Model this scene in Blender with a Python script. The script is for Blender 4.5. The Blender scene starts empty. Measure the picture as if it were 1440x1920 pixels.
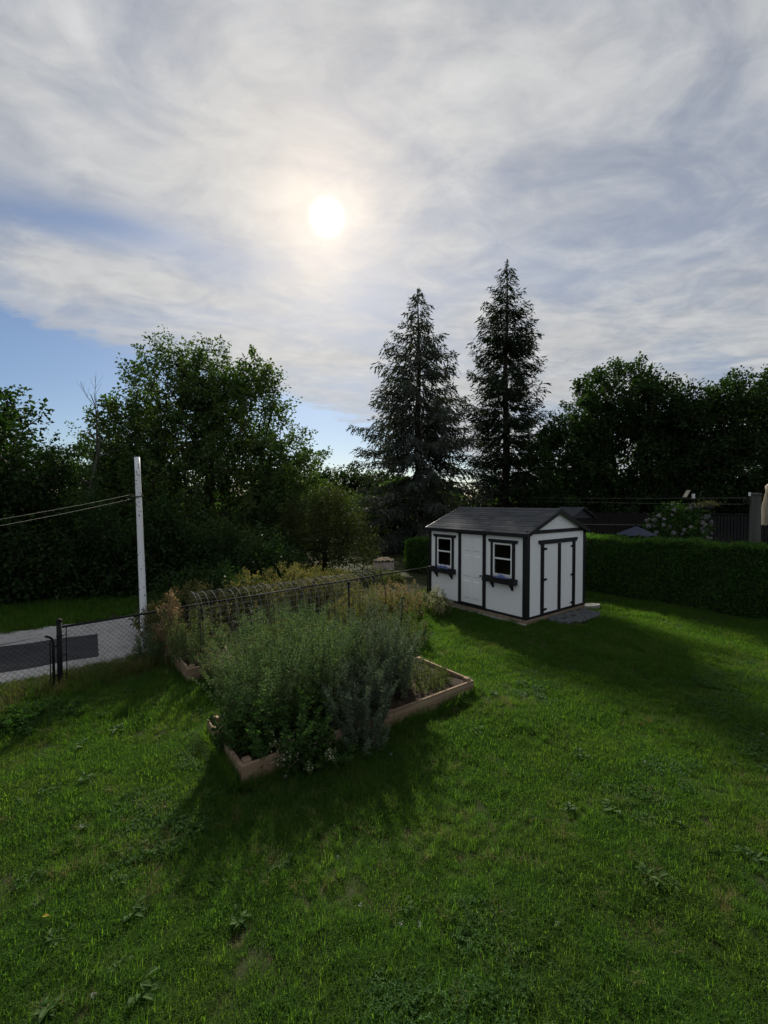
import bpy, math, random
import numpy as np

random.seed(7)
RNG = np.random.default_rng(7)
SC = bpy.context.scene
COL = SC.collection
R = math.radians

# ------------------------------------------------------------------ camera
CAM_H = 3.35
cam_d = bpy.data.cameras.new('camera')
cam_d.sensor_fit = 'VERTICAL'
cam_d.sensor_height = 36.0
cam_d.lens = 816.27 / 1920 * 36.0
cam_d.clip_start = 0.05
cam_d.clip_end = 3000
cam = bpy.data.objects.new('camera', cam_d)
COL.objects.link(cam)
cam.location = (0, 0, CAM_H)
cam.rotation_euler = (R(90 - 1.401), 0, 0)
SC.camera = cam

# ------------------------------------------------------------------ sky and sun
SUN_EL, SUN_AZ = R(32.45), R(-7.35)                 # azimuth from +Y towards +X
SUN_DIR = (math.sin(SUN_AZ) * math.cos(SUN_EL), math.cos(SUN_AZ) * math.cos(SUN_EL), math.sin(SUN_EL))
SKY_STRENGTH = 0.085
SUN_STRENGTH = 5.0
EXPOSURE = 0.40


class NT:
    """small node-expression helper"""
    def __init__(self, tree):
        self.t = tree

    def n(self, kind, **kw):
        nd = self.t.nodes.new(kind)
        for k, v in kw.items():
            setattr(nd, k, v)
        return nd

    def put(self, sock, v):
        if isinstance(v, bpy.types.NodeSocket):
            self.t.links.new(v, sock)
        elif v is not None:
            if hasattr(sock, 'default_value') and isinstance(v, (tuple, list)) and len(v) == 3 and sock.type == 'RGBA':
                v = (*v, 1.0)
            sock.default_value = v

    def m(self, op, a, b=None, c=None, clamp=False):
        nd = self.n('ShaderNodeMath', operation=op, use_clamp=clamp)
        for i, v in enumerate((a, b, c)):
            if v is not None:
                self.put(nd.inputs[i], v)
        return nd.outputs[0]

    def mix(self, f, a, b, blend='MIX'):
        nd = self.n('ShaderNodeMix', data_type='RGBA', blend_type=blend)
        nd.clamp_factor = True
        self.put(nd.inputs[0], f)
        self.put(nd.inputs[6], a)
        self.put(nd.inputs[7], b)
        return nd.outputs[2]

    def noise(self, vec, scale, detail=4, rough=0.5, dist=0.0, dim='3D'):
        nd = self.n('ShaderNodeTexNoise', noise_dimensions=dim)
        if vec is not None:
            self.put(nd.inputs['Vector'], vec)
        self.put(nd.inputs['Scale'], scale)
        self.put(nd.inputs['Detail'], detail)
        self.put(nd.inputs['Roughness'], rough)
        self.put(nd.inputs['Distortion'], dist)
        return nd.outputs['Fac']

    def smooth(self, x, lo, hi):
        nd = self.n('ShaderNodeMapRange', interpolation_type='SMOOTHSTEP')
        self.put(nd.inputs[0], x)
        self.put(nd.inputs[1], lo)
        self.put(nd.inputs[2], hi)
        return nd.outputs[0]

    def ramp(self, x, *stops):
        nd = self.n('ShaderNodeValToRGB')
        el = nd.color_ramp.elements
        while len(el) < len(stops):
            el.new(0.5)
        for e, (p, c) in zip(el, stops):
            e.position = p
            e.color = (*c, 1)
        self.put(nd.inputs[0], x)
        return nd.outputs[0]


def build_world():
    w = bpy.data.worlds.new('World')
    SC.world = w
    w.use_nodes = True
    t = w.node_tree
    t.nodes.clear()
    k = NT(t)
    sky = k.n('ShaderNodeTexSky', sky_type='NISHITA')
    sky.sun_disc = False
    sky.sun_elevation = SUN_EL
    sky.sun_rotation = SUN_AZ
    sky.altitude = 200
    sky.air_density = 1.0
    sky.dust_density = 0.6
    sky.ozone_density = 1.5
    tc = k.n('ShaderNodeTexCoord')
    d = tc.outputs['Generated']
    sep = k.n('ShaderNodeSeparateXYZ')
    k.put(sep.inputs[0], d)
    x, y, z = sep.outputs
    zz = k.m('ADD', k.m('MAXIMUM', z, 0.0), 0.08)
    u = k.m('DIVIDE', x, zz)
    v = k.m('DIVIDE', y, zz)
    cmb = k.n('ShaderNodeCombineXYZ')
    k.put(cmb.inputs[0], u)
    k.put(cmb.inputs[1], v)
    P = cmb.outputs[0]
    # angle from the sun
    dp = k.n('ShaderNodeVectorMath', operation='DOT_PRODUCT')
    k.put(dp.inputs[0], d)
    dp.inputs[1].default_value = SUN_DIR
    ang = k.m('MULTIPLY', k.m('ARCCOSINE', k.m('MINIMUM', dp.outputs['Value'], 0.999999)), 180 / math.pi)
    # rotated cloud coordinates: long streaks across the view
    mp = k.n('ShaderNodeMapping')
    mp.inputs['Rotation'].default_value = (0, 0, R(-14))
    mp.inputs['Scale'].default_value = (0.72, 1.0, 1.0)
    k.put(mp.inputs[0], P)
    Q = mp.outputs[0]
    big = k.noise(Q, 1.15, 5, 0.52, 0.5)
    mid = k.noise(Q, 3.4, 7, 0.58, 0.9)
    fine = k.noise(Q, 9.0, 5, 0.6, 0.6)
    # the cloud sheet's far edge (a line over the ground) frayed by noise
    e = k.m('ADD', k.m('MULTIPLY_ADD', u, -1.38, v), -3.98)
    e = k.m('ADD', e, k.m('MULTIPLY', k.m('SUBTRACT', mid, 0.5), 1.5))
    e = k.m('ADD', e, k.m('MULTIPLY', k.m('SUBTRACT', fine, 0.5), 0.6))
    sheet = k.smooth(e, 0.28, -0.22)
    # a torn gap in the sheet
    du = k.m('ADD', u, 0.92)
    dv = k.m('ADD', v, -1.36)
    a = k.m('ADD', k.m('MULTIPLY', du, 0.90), k.m('MULTIPLY', dv, 0.42))
    b = k.m('ADD', k.m('MULTIPLY', du, -0.42), k.m('MULTIPLY', dv, 0.90))
    b = k.m('ADD', b, k.m('MULTIPLY', k.m('SUBTRACT', mid, 0.5), 0.25))
    g = k.m('ADD', k.m('POWER', k.m('DIVIDE', k.m('ABSOLUTE', a), 0.34), 2.0), k.m('POWER', k.m('DIVIDE', k.m('ABSOLUTE', b), 0.115), 2.0))
    gap = k.m('EXPONENT', k.m('MULTIPLY', g, -1.0))
    thick = k.m('ADD', k.m('MULTIPLY', big, 0.55), k.m('ADD', k.m('MULTIPLY', mid, 0.33), k.m('MULTIPLY', fine, 0.12)))
    dens = k.smooth(thick, 0.36, 0.58)
    dens = k.m('MULTIPLY_ADD', dens, 0.45, 0.55)
    dens = k.m('MULTIPLY', dens, k.m('SUBTRACT', 1.0, k.m('MULTIPLY', gap, 0.85)))
    dens = k.m('MULTIPLY', dens, sheet)
    # light scattered by the thin cloud: strongest round the sun
    aur1 = k.m('EXPONENT', k.m('DIVIDE', ang, -30.0))
    aur2 = k.m('EXPONENT', k.m('DIVIDE', ang, -5.0))
    core = k.m('POWER', k.smooth(ang, 2.7, 0.2), 2.2)
    grey = k.m('MULTIPLY_ADD', mid, 0.9, 2.05)
    base = k.mix(dens, (3.0, 3.35, 4.05), (4.05, 4.2, 4.4))
    tex = k.m('MULTIPLY_ADD', k.m('SUBTRACT', k.m('ADD', k.m('MULTIPLY', mid, 0.6), k.m('MULTIPLY', fine, 0.4)), 0.5), 1.0, 1.0)
    cl = k.n('ShaderNodeVectorMath', operation='SCALE')
    k.put(cl.inputs[0], base)
    k.put(cl.inputs['Scale'], tex)
    def addc(c0, col, f):
        s = k.n('ShaderNodeVectorMath', operation='SCALE')
        s.inputs[0].default_value = col
        k.put(s.inputs['Scale'], f)
        ad = k.n('ShaderNodeVectorMath', operation='ADD')
        k.put(ad.inputs[0], c0)
        k.put(ad.inputs[1], s.outputs[0])
        return ad.outputs[0]
    c = addc(cl.outputs[0], (2.3, 2.1, 1.75), aur1)
    c = addc(c, (6.5, 4.6, 2.7), aur2)
    blue = k.n('ShaderNodeVectorMath', operation='MULTIPLY')
    k.put(blue.inputs[0], sky.outputs[0])
    blue.inputs[1].default_value = (0.56, 0.62, 0.70)
    out = k.mix(dens, blue.outputs[0], c)
    out = addc(out, (22.0, 20.5, 18.0), core)
    bg = k.n('ShaderNodeBackground')
    k.put(bg.inputs[0], out)
    bg.inputs[1].default_value = SKY_STRENGTH
    o = k.n('ShaderNodeOutputWorld')
    t.links.new(bg.outputs[0], o.inputs[0])


build_world()
sun_d = bpy.data.lights.new('sun', 'SUN')
sun_d.energy = SUN_STRENGTH
sun_d.angle = R(1.6)
sun_d.color = (1.0, 0.93, 0.80)
sun = bpy.data.objects.new('sun', sun_d)
COL.objects.link(sun)
sun.rotation_euler = (math.pi / 2 - SUN_EL, 0, math.pi - SUN_AZ)
SC.view_settings.view_transform = 'Standard'
SC.view_settings.look = 'None'
SC.view_settings.gamma = 1
SC.view_settings.exposure = EXPOSURE
SC.view_settings.use_curve_mapping = False
SC.render.engine = 'CYCLES'
SC.cycles.max_bounces = 7
SC.cycles.diffuse_bounces = 3
SC.cycles.transmission_bounces = 4
SC.cycles.transparent_max_bounces = 8
SC.cycles.sample_clamp_indirect = 6.0


# ------------------------------------------------------------------ materials
def material(name):
    m = bpy.data.materials.new(name)
    m.use_nodes = True
    t = m.node_tree
    t.nodes.clear()
    k = NT(t)
    k.out = k.n('ShaderNodeOutputMaterial')
    return m, k


def plain(name, col, rough=0.6, spec=0.3, var=0.12, scale=6.0, bump=0.0, bscale=40.0, metal=0.0, stretch=(1, 1, 1), dirt=None, coat=0.0):
    m, k = material(name)
    tc = k.n('ShaderNodeTexCoord')
    mp = k.n('ShaderNodeMapping')
    mp.inputs['Scale'].default_value = stretch
    k.put(mp.inputs[0], tc.outputs['Object'])
    nz = k.noise(mp.outputs[0], scale, 6, 0.6)
    lo = tuple(c * (1 - var) for c in col)
    hi = tuple(min(1, c * (1 + var)) for c in col)
    c = k.mix(k.smooth(nz, 0.3, 0.7), lo, hi)
    if dirt:
        c = k.mix(k.m('MULTIPLY', k.smooth(k.noise(mp.outputs[0], scale * 0.6, 8, 0.7), 0.52, 0.72), dirt[1]), c, dirt[0])
    p = k.n('ShaderNodeBsdfPrincipled')
    k.put(p.inputs['Base Color'], c)
    p.inputs['Roughness'].default_value = rough
    p.inputs['Specular IOR Level'].default_value = spec
    p.inputs['Metallic'].default_value = metal
    if bump:
        b = k.n('ShaderNodeBump')
        b.inputs['Strength'].default_value = bump
        b.inputs['Distance'].default_value = 0.01
        k.put(b.inputs['Height'], k.noise(mp.outputs[0], bscale, 5, 0.65))
        k.put(p.inputs['Normal'], b.outputs[0])
    k.t.links.new(p.outputs[0], k.out.inputs[0])
    return m


def leafy(name, cols, trans=0.35, tcol=None, rough=0.6, spec=0.12, patch=None, patch_scale=0.8):
    """leaf or blade: reflects and lets light through; every leaf its own tint"""
    m, k = material(name)
    geo = k.n('ShaderNodeNewGeometry')
    stops = [(i / max(1, len(cols) - 1), c) for i, c in enumerate(cols)]
    c = k.ramp(geo.outputs['Random Per Island'], *stops)
    if patch:
        nz = k.noise(geo.outputs['Position'], patch_scale, 5, 0.6)
        c = k.mix(k.m('MULTIPLY', k.smooth(nz, 0.45, 0.66), patch[1]), c, patch[0])
    p = k.n('ShaderNodeBsdfPrincipled')
    k.put(p.inputs['Base Color'], c)
    p.inputs['Roughness'].default_value = rough
    p.inputs['Specular IOR Level'].default_value = spec
    tr = k.n('ShaderNodeBsdfTranslucent')
    tm = k.mix(1.0, c, tcol or (1.3, 1.6, 0.5), 'MULTIPLY')
    k.put(tr.inputs[0], tm)
    mx = k.n('ShaderNodeMixShader')
    mx.inputs[0].default_value = trans
    k.t.links.new(p.outputs[0], mx.inputs[1])
    k.t.links.new(tr.outputs[0], mx.inputs[2])
    k.t.links.new(mx.outputs[0], k.out.inputs[0])
    return m


M = {}
M['paint_white'] = plain('paint_white', (0.86, 0.87, 0.88), 0.55, 0.25, 0.02, 1.5, 0.06, 60, stretch=(1, 1, 0.25), dirt=((0.68, 0.68, 0.64), 0.12))
M['door_white'] = plain('door_white', (0.86, 0.87, 0.88), 0.5, 0.3, 0.02, 2)
M['vinyl'] = plain('vinyl', (0.85, 0.85, 0.85), 0.35, 0.4, 0.02, 2)
M['paint_black'] = plain('paint_black', (0.012, 0.012, 0.014), 0.5, 0.3, 0.2, 5, 0.15, 50)
M['black_metal'] = plain('black_metal', (0.014, 0.015, 0.016), 0.75, 0.12, 0.2, 8)
M['timber'] = plain('timber', (0.26, 0.20, 0.14), 0.85, 0.15, 0.3, 4, 0.5, 30, stretch=(0.2, 3, 3), dirt=((0.12, 0.11, 0.09), 0.7))
M['bed_wood'] = plain('bed_wood', (0.23, 0.165, 0.11), 0.9, 0.15, 0.3, 3, 0.5, 25, stretch=(0.25, 4, 4), dirt=((0.12, 0.09, 0.07), 0.6))
M['soil'] = plain('soil', (0.035, 0.026, 0.018), 0.95, 0.1, 0.4, 6, 0.8, 20)
M['stone'] = plain('stone', (0.30, 0.29, 0.26), 0.85, 0.2, 0.25, 5, 0.6, 30)
M['stone_dark'] = plain('stone_dark', (0.10, 0.105, 0.11), 0.8, 0.25, 0.35, 5, 0.6, 30, dirt=((0.25, 0.24, 0.22), 0.5))
M['wire'] = plain('wire', (0.22, 0.22, 0.20), 0.7, 0.2, 0.2, 3)
M['rusty'] = plain('rusty', (0.05, 0.045, 0.04), 0.8, 0.15, 0.3, 5)
M['rope'] = plain('rope', (0.20, 0.20, 0.16), 0.6, 0.3, 0.1, 3)
M['pole_white'] = plain('pole_white', (0.80, 0.81, 0.84), 0.5, 0.3, 0.05, 2, stretch=(1, 1, 0.3), dirt=((0.16, 0.15, 0.14), 0.75))
M['grey_wood'] = plain('grey_wood', (0.085, 0.088, 0.078), 0.85, 0.15, 0.25, 3, 0.5, 20, stretch=(4, 4, 0.2))
M['dark_fence'] = plain('dark_fence', (0.018, 0.016, 0.014), 0.9, 0.15, 0.35, 2, 0.4, 15, stretch=(4, 4, 0.3))
M['black_fence'] = plain('black_fence', (0.016, 0.016, 0.018), 0.6, 0.2, 0.3, 3)
M['canvas'] = plain('canvas', (0.36, 0.32, 0.24), 0.9, 0.1, 0.12, 5, 0.3, 40)
M['canvas_blue'] = plain('canvas_blue', (0.045, 0.055, 0.085), 0.9, 0.15, 0.15, 5)
M['bark'] = plain('bark', (0.060, 0.048, 0.038), 0.9, 0.1, 0.4, 4, 0.8, 18, stretch=(3, 3, 0.6))
M['bark_grey'] = plain('bark_grey', (0.13, 0.12, 0.11), 0.9, 0.1, 0.3, 4, 0.6, 18)
M['stem'] = plain('stem', (0.10, 0.10, 0.045), 0.8, 0.15, 0.3, 3)
M['dry_stem'] = plain('dry_stem', (0.16, 0.115, 0.07), 0.85, 0.1, 0.3, 3)
M['asphalt'] = plain('asphalt', (0.040, 0.041, 0.045), 0.85, 0.2, 0.2, 3, 0.5, 150)
M['tin'] = plain('tin', (0.20, 0.165, 0.14), 0.75, 0.3, 0.25, 3, dirt=((0.16, 0.11, 0.08), 0.6))
M['straw'] = plain('straw', (0.40, 0.31, 0.21), 0.9, 0.1, 0.3, 8, 0.6, 30)
M['pale_roof'] = plain('pale_roof', (0.045, 0.05, 0.06), 0.6, 0.3, 0.1, 4)
M['knob'] = plain('knob', (0.05, 0.045, 0.04), 0.3, 0.5, 0.1, 3, metal=0.8)
M['blue_flower'] = leafy('blue_flower', [(0.10, 0.16, 0.42), (0.22, 0.30, 0.60), (0.40, 0.45, 0.70)], 0.2, (1, 1, 1.2))
M['white_flower'] = leafy('white_flower', [(0.30, 0.28, 0.31), (0.48, 0.46, 0.46), (0.36, 0.31, 0.38)], 0.25, (1, 1, 1))

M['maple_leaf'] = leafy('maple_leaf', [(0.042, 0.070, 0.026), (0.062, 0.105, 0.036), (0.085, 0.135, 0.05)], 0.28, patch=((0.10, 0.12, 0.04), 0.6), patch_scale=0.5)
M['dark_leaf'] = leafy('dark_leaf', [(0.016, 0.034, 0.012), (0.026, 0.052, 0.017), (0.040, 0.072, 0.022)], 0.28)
M['shrub_leaf'] = leafy('shrub_leaf', [(0.030, 0.042, 0.018), (0.048, 0.062, 0.024), (0.075, 0.085, 0.030)], 0.28)
M['spruce_needle'] = leafy('spruce_needle', [(0.042, 0.052, 0.044), (0.062, 0.074, 0.060), (0.090, 0.098, 0.080)], 0.10, rough=0.6)
M['dark_needle'] = leafy('dark_needle', [(0.014, 0.024, 0.014), (0.022, 0.036, 0.020), (0.032, 0.046, 0.026)], 0.10, rough=0.6)
M['hedge_leaf'] = leafy('hedge_leaf', [(0.032, 0.072, 0.020), (0.055, 0.112, 0.028), (0.085, 0.16, 0.040)], 0.42)
M['mugwort'] = leafy('mugwort', [(0.056, 0.100, 0.042), (0.090, 0.146, 0.062), (0.14, 0.20, 0.095)], 0.32, (1.3, 1.5, 0.75))
M['mugwort_grey'] = leafy('mugwort_grey', [(0.062, 0.096, 0.064), (0.100, 0.142, 0.094), (0.16, 0.205, 0.14)], 0.26, (1.3, 1.4, 0.9))
M['bramble'] = leafy('bramble', [(0.030, 0.065, 0.020), (0.050, 0.105, 0.028), (0.085, 0.15, 0.04)], 0.35)
M['weed_green'] = leafy('weed_green', [(0.060, 0.095, 0.030), (0.090, 0.125, 0.042), (0.135, 0.155, 0.06)], 0.38, (1.4, 1.5, 0.7))
M['golden'] = leafy('golden', [(0.085, 0.105, 0.038), (0.145, 0.145, 0.055), (0.24, 0.20, 0.085)], 0.35, (1.4, 1.3, 0.7))
M['seedhead'] = leafy('seedhead', [(0.16, 0.105, 0.06), (0.24, 0.17, 0.10), (0.33, 0.26, 0.17)], 0.3, (1.3, 1.2, 0.8))
M['pale_bloom'] = leafy('pale_bloom', [(0.30, 0.30, 0.20), (0.42, 0.40, 0.28), (0.52, 0.48, 0.36)], 0.3, (1.2, 1.2, 0.9))
M['grass'] = leafy('grass', [(0.035, 0.080, 0.017), (0.055, 0.114, 0.024), (0.085, 0.156, 0.035)], 0.57, (1.85, 2.05, 0.5), rough=0.8, spec=0.06, patch=((0.086, 0.126, 0.032), 0.5), patch_scale=1.3)
M['dry_grass'] = leafy('dry_grass', [(0.060, 0.085, 0.028), (0.13, 0.125, 0.05), (0.21, 0.18, 0.09)], 0.38, (1.4, 1.4, 0.7))
M['clover'] = leafy('clover', [(0.035, 0.085, 0.022), (0.050, 0.11, 0.028), (0.070, 0.14, 0.035)], 0.40)
M['rosette'] = leafy('rosette', [(0.036, 0.080, 0.018), (0.052, 0.108, 0.024), (0.075, 0.135, 0.034)], 0.5, spec=0.12, rough=0.6)
M['yellow_leaf'] = leafy('yellow_leaf', [(0.55, 0.42, 0.06), (0.6, 0.45, 0.08)], 0.3, (1.2, 1.2, 0.6))


def make_ground_mat():
    m, k = material('ground_turf')
    geo = k.n('ShaderNodeNewGeometry')
    P = geo.outputs['Position']
    n1 = k.noise(P, 0.7, 6, 0.6)
    n2 = k.noise(P, 9, 6, 0.65)
    c = k.mix(k.smooth(n1, 0.35, 0.65), (0.020, 0.032, 0.010), (0.040, 0.046, 0.016))
    c = k.mix(k.smooth(n2, 0.45, 0.7), c, (0.032, 0.028, 0.014))
    p = k.n('ShaderNodeBsdfPrincipled')
    k.put(p.inputs['Base Color'], c)
    p.inputs['Roughness'].default_value = 0.95
    p.inputs['Specular IOR Level'].default_value = 0.1
    b = k.n('ShaderNodeBump')
    b.inputs['Strength'].default_value = 0.8
    b.inputs['Distance'].default_value = 0.03
    k.put(b.inputs['Height'], n2)
    k.put(p.inputs['Normal'], b.outputs[0])
    k.t.links.new(p.outputs[0], k.out.inputs[0])
    return m


def make_gravel_mat():
    m, k = material('gravel')
    geo = k.n('ShaderNodeNewGeometry')
    P = geo.outputs['Position']
    vor = k.n('ShaderNodeTexVoronoi')
    k.put(vor.inputs['Vector'], P)
    vor.inputs['Scale'].default_value = 28
    n1 = k.noise(P, 0.9, 6, 0.65)
    c = k.mix(k.smooth(n1, 0.3, 0.7), (0.32, 0.31, 0.30), (0.44, 0.425, 0.41))
    c = k.mix(0.45, c, k.mix(vor.outputs['Color'], (0.26, 0.25, 0.245), (0.50, 0.49, 0.48)))
    c = k.mix(k.m('MULTIPLY', k.smooth(k.noise(P, 4.5, 7, 0.7), 0.45, 0.7), 0.55), c, (0.20, 0.185, 0.17))
    p = k.n('ShaderNodeBsdfPrincipled')
    k.put(p.inputs['Base Color'], c)
    p.inputs['Roughness'].default_value = 0.9
    p.inputs['Specular IOR Level'].default_value = 0.2
    b = k.n('ShaderNodeBump')
    b.inputs['Strength'].default_value = 0.9
    b.inputs['Distance'].default_value = 0.02
    k.put(b.inputs['Height'], vor.outputs['Distance'])
    k.put(p.inputs['Normal'], b.outputs[0])
    k.t.links.new(p.outputs[0], k.out.inputs[0])
    return m


def make_glass_mat():
    m, k = material('window_glass')
    p = k.n('ShaderNodeBsdfPrincipled')
    p.inputs['Base Color'].default_value = (0.15, 0.17, 0.19, 1)
    p.inputs['Roughness'].default_value = 0.02
    p.inputs['Transmission Weight'].default_value = 1.0
    p.inputs['IOR'].default_value = 1.4
    k.t.links.new(p.outputs[0], k.out.inputs[0])
    return m


def make_shingle_mat():
    m, k = material('shingle')
    geo = k.n('ShaderNodeNewGeometry')
    oi = k.n('ShaderNodeObjectInfo')
    tc = k.n('ShaderNodeTexCoord')
    c = k.ramp(oi.outputs['Random'], (0.0, (0.046, 0.050, 0.056)), (0.6, (0.062, 0.067, 0.074)), (1.0, (0.080, 0.085, 0.092)))
    nz = k.noise(geo.outputs['Position'], 120, 3, 0.7)
    c = k.mix(k.m('MULTIPLY', k.smooth(nz, 0.4, 0.65), 0.35), c, (0.085, 0.085, 0.088))
    p = k.n('ShaderNodeBsdfPrincipled')
    k.put(p.inputs['Base Color'], c)
    p.inputs['Roughness'].default_value = 1.0
    p.inputs['Specular IOR Level'].default_value = 0.08
    k.t.links.new(p.outputs[0], k.out.inputs[0])
    return m


M['ground'] = make_ground_mat()
M['gravel'] = make_gravel_mat()
M['glass'] = make_glass_mat()
M['shingle'] = make_shingle_mat()


# ------------------------------------------------------------------ mesh helpers
def link(o, parent=None):
    COL.objects.link(o)
    if parent:
        o.parent = parent
    return o


def mesh_np(name, verts, faces_list, mat=None, parent=None, smooth=False):
    """faces_list: list of int arrays (n, k)"""
    me = bpy.data.meshes.new(name)
    verts = np.asarray(verts, dtype=np.float32)
    me.vertices.add(len(verts))
    me.vertices.foreach_set('co', verts.ravel())
    fl = [np.asarray(f, dtype=np.int32) for f in faces_list if len(f)]
    tot = sum(f.size for f in fl)
    npol = sum(len(f) for f in fl)
    me.loops.add(tot)
    me.polygons.add(npol)
    me.loops.foreach_set('vertex_index', np.concatenate([f.ravel() for f in fl]) if fl else [])
    sizes = np.concatenate([np.full(len(f), f.shape[1], dtype=np.int32) for f in fl]) if fl else np.zeros(0, np.int32)
    starts = np.concatenate([[0], np.cumsum(sizes)[:-1]]).astype(np.int32) if len(sizes) else sizes
    me.polygons.foreach_set('loop_start', starts)
    me.polygons.foreach_set('use_smooth', np.full(npol, bool(smooth)))
    me.update(calc_edges=True)
    me.validate()
    if mat:
        me.materials.append(M[mat] if isinstance(mat, str) else mat)
    o = bpy.data.objects.new(name, me)
    return link(o, parent)


class MB:
    def __init__(self):
        self.v, self.f3, self.f4, self.n = [], [], [], 0

    def add(self, v, f):
        f = np.asarray(f, dtype=np.int64)
        if len(f):
            (self.f3 if f.shape[1] == 3 else self.f4).append(f + self.n)
        self.v.append(np.asarray(v, dtype=np.float64))
        self.n += len(v)
        return self

    def hexa(self, p):
        """8 points: bottom ring 0-3, top ring 4-7"""
        self.add(p, [(3, 2, 1, 0), (4, 5, 6, 7), (0, 1, 5, 4), (1, 2, 6, 5), (2, 3, 7, 6), (3, 0, 4, 7)])
        return self

    def box(self, x0, x1, y0, y1, z0, z1):
        return self.hexa([(x0, y0, z0), (x1, y0, z0), (x1, y1, z0), (x0, y1, z0), (x0, y0, z1), (x1, y0, z1), (x1, y1, z1), (x0, y1, z1)])

    def prism(self, poly, axis, a, b):
        """polygon (2D list) extruded along axis from a to b; capped"""
        n = len(poly)
        def P(q, t):
            if axis == 'x':
                return (t, q[0], q[1])
            if axis == 'y':
                return (q[0], t, q[1])
            return (q[0], q[1], t)
        v = [P(q, a) for q in poly] + [P(q, b) for q in poly]
        f4 = [(i, (i + 1) % n, n + (i + 1) % n, n + i) for i in range(n)]
        base = self.n
        self.add(v, f4)
        cap = [(0, i, i + 1) for i in range(1, n - 1)] + [(n, n + i + 1, n + i) for i in range(1, n - 1)]
        self.f3.append(np.asarray(cap) + base)
        return self

    def tube(self, pts, radii, sides=6, cap=True):
        pts = np.asarray(pts, dtype=float)
        n = len(pts)
        if np.isscalar(radii):
            radii = [radii] * n
        tan = np.gradient(pts, axis=0) if n > 2 else np.repeat((pts[1] - pts[0])[None], n, 0)
        tan /= np.linalg.norm(tan, axis=1)[:, None] + 1e-9
        ref = np.array([0, 0, 1.0]) if abs(tan[0][2]) < 0.9 else np.array([1.0, 0, 0])
        vs = []
        an = np.linspace(0, 2 * np.pi, sides, endpoint=False)
        for i in range(n):
            a = np.cross(tan[i], ref)
            a /= np.linalg.norm(a) + 1e-9
            b = np.cross(tan[i], a)
            ref = -np.cross(tan[i], a) if False else ref
            vs.append(pts[i] + radii[i] * (np.cos(an)[:, None] * a + np.sin(an)[:, None] * b))
        v = np.concatenate(vs)
        f = []
        for i in range(n - 1):
            for j in range(sides):
                j2 = (j + 1) % sides
                f.append((i * sides + j, i * sides + j2, (i + 1) * sides + j2, (i + 1) * sides + j))
        base = self.n
        self.add(v, f)
        if cap:
            c = [(0, j + 1, j) for j in range(1, sides - 1)] + [((n - 1) * sides, (n - 1) * sides + j, (n - 1) * sides + j + 1) for j in range(1, sides - 1)]
            self.f3.append(np.asarray(c) + base)
        return self

    def lathe(self, prof, sides=16, cx=0, cy=0):
        """prof: list of (r, z)"""
        an = np.linspace(0, 2 * np.pi, sides, endpoint=False)
        v = np.concatenate([np.stack([cx + r * np.cos(an), cy + r * np.sin(an), np.full(sides, z)], 1) for r, z in prof])
        f = []
        for i in range(len(prof) - 1):
            for j in range(sides):
                j2 = (j + 1) % sides
                f.append((i * sides + j, i * sides + j2, (i + 1) * sides + j2, (i + 1) * sides + j))
        base = self.n
        self.add(v, f)
        n = len(prof)
        c = [(0, j + 1, j) for j in range(1, sides - 1)] + [((n - 1) * sides, (n - 1) * sides + j, (n - 1) * sides + j + 1) for j in range(1, sides - 1)]
        self.f3.append(np.asarray(c) + base)
        return self

    def build(self, name, mat, parent=None, smooth=False, bevel=0.0):
        fl = []
        if self.f3:
            fl.append(np.concatenate(self.f3))
        if self.f4:
            fl.append(np.concatenate(self.f4))
        o = mesh_np(name, np.concatenate(self.v), fl, mat, parent, smooth)
        if bevel:
            md = o.modifiers.new('bevel', 'BEVEL')
            md.width = bevel
            md.segments = 1
        return o


def box(name, mat, parent, x0, x1, y0, y1, z0, z1, bevel=0.0):
    return MB().box(x0, x1, y0, y1, z0, z1).build(name, mat, parent, bevel=bevel)


def empty(name, loc=(0, 0, 0), rz=0.0):
    o = bpy.data.objects.new(name, None)
    o.empty_display_size = 0.2
    COL.objects.link(o)
    o.location = loc
    o.rotation_euler = (0, 0, rz)
    return o


def tag(o, label=None, cat=None, group=None, kind=None):
    if label:
        o['label'] = label
    if cat:
        o['category'] = cat
    if group:
        o['group'] = group
    if kind:
        o['kind'] = kind
    return o


def stuff(o):
    o['kind'] = 'stuff'
    return o


def copy_tree(o, parent=None):
    c = o.copy()
    COL.objects.link(c)
    if parent:
        c.parent = parent
    for ch in list(o.children):
        copy_tree(ch, c)
    return c


def unit(a):
    return a / (np.linalg.norm(a, axis=-1, keepdims=True) + 1e-9)


def leaf_arrays(pos, axis, nrm, length, width, fold=0.25, mid=0.42):
    """rhombus leaves folded along the midrib: 4 verts, 2 triangles each"""
    n = len(pos)
    axis = unit(axis)
    side = unit(np.cross(axis, nrm))
    up = np.cross(side, axis)
    L = np.broadcast_to(np.asarray(length, float).reshape(-1, 1), (n, 1))
    W = np.broadcast_to(np.asarray(width, float).reshape(-1, 1), (n, 1))
    p0 = pos
    p2 = pos + axis * L - up * L * 0.12
    pm = pos + axis * L * mid
    p1 = pm + side * W * 0.5 + up * W * fold
    p3 = pm - side * W * 0.5 + up * W * fold
    v = np.stack([p0, p1, p2, p3], 1).reshape(-1, 3)
    b = np.arange(n)[:, None] * 4
    f = np.concatenate([b + np.array([[0, 1, 2]]), b + np.array([[0, 2, 3]])])
    return v, f


def leaf_mesh(name, mat, parent, *a, **kw):
    v, f = leaf_arrays(*a, **kw)
    return mesh_np(name, v, [f], mat, parent)


def rand_dirs(n, rng=None):
    rng = rng or RNG
    return unit(rng.normal(size=(n, 3)))


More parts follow.
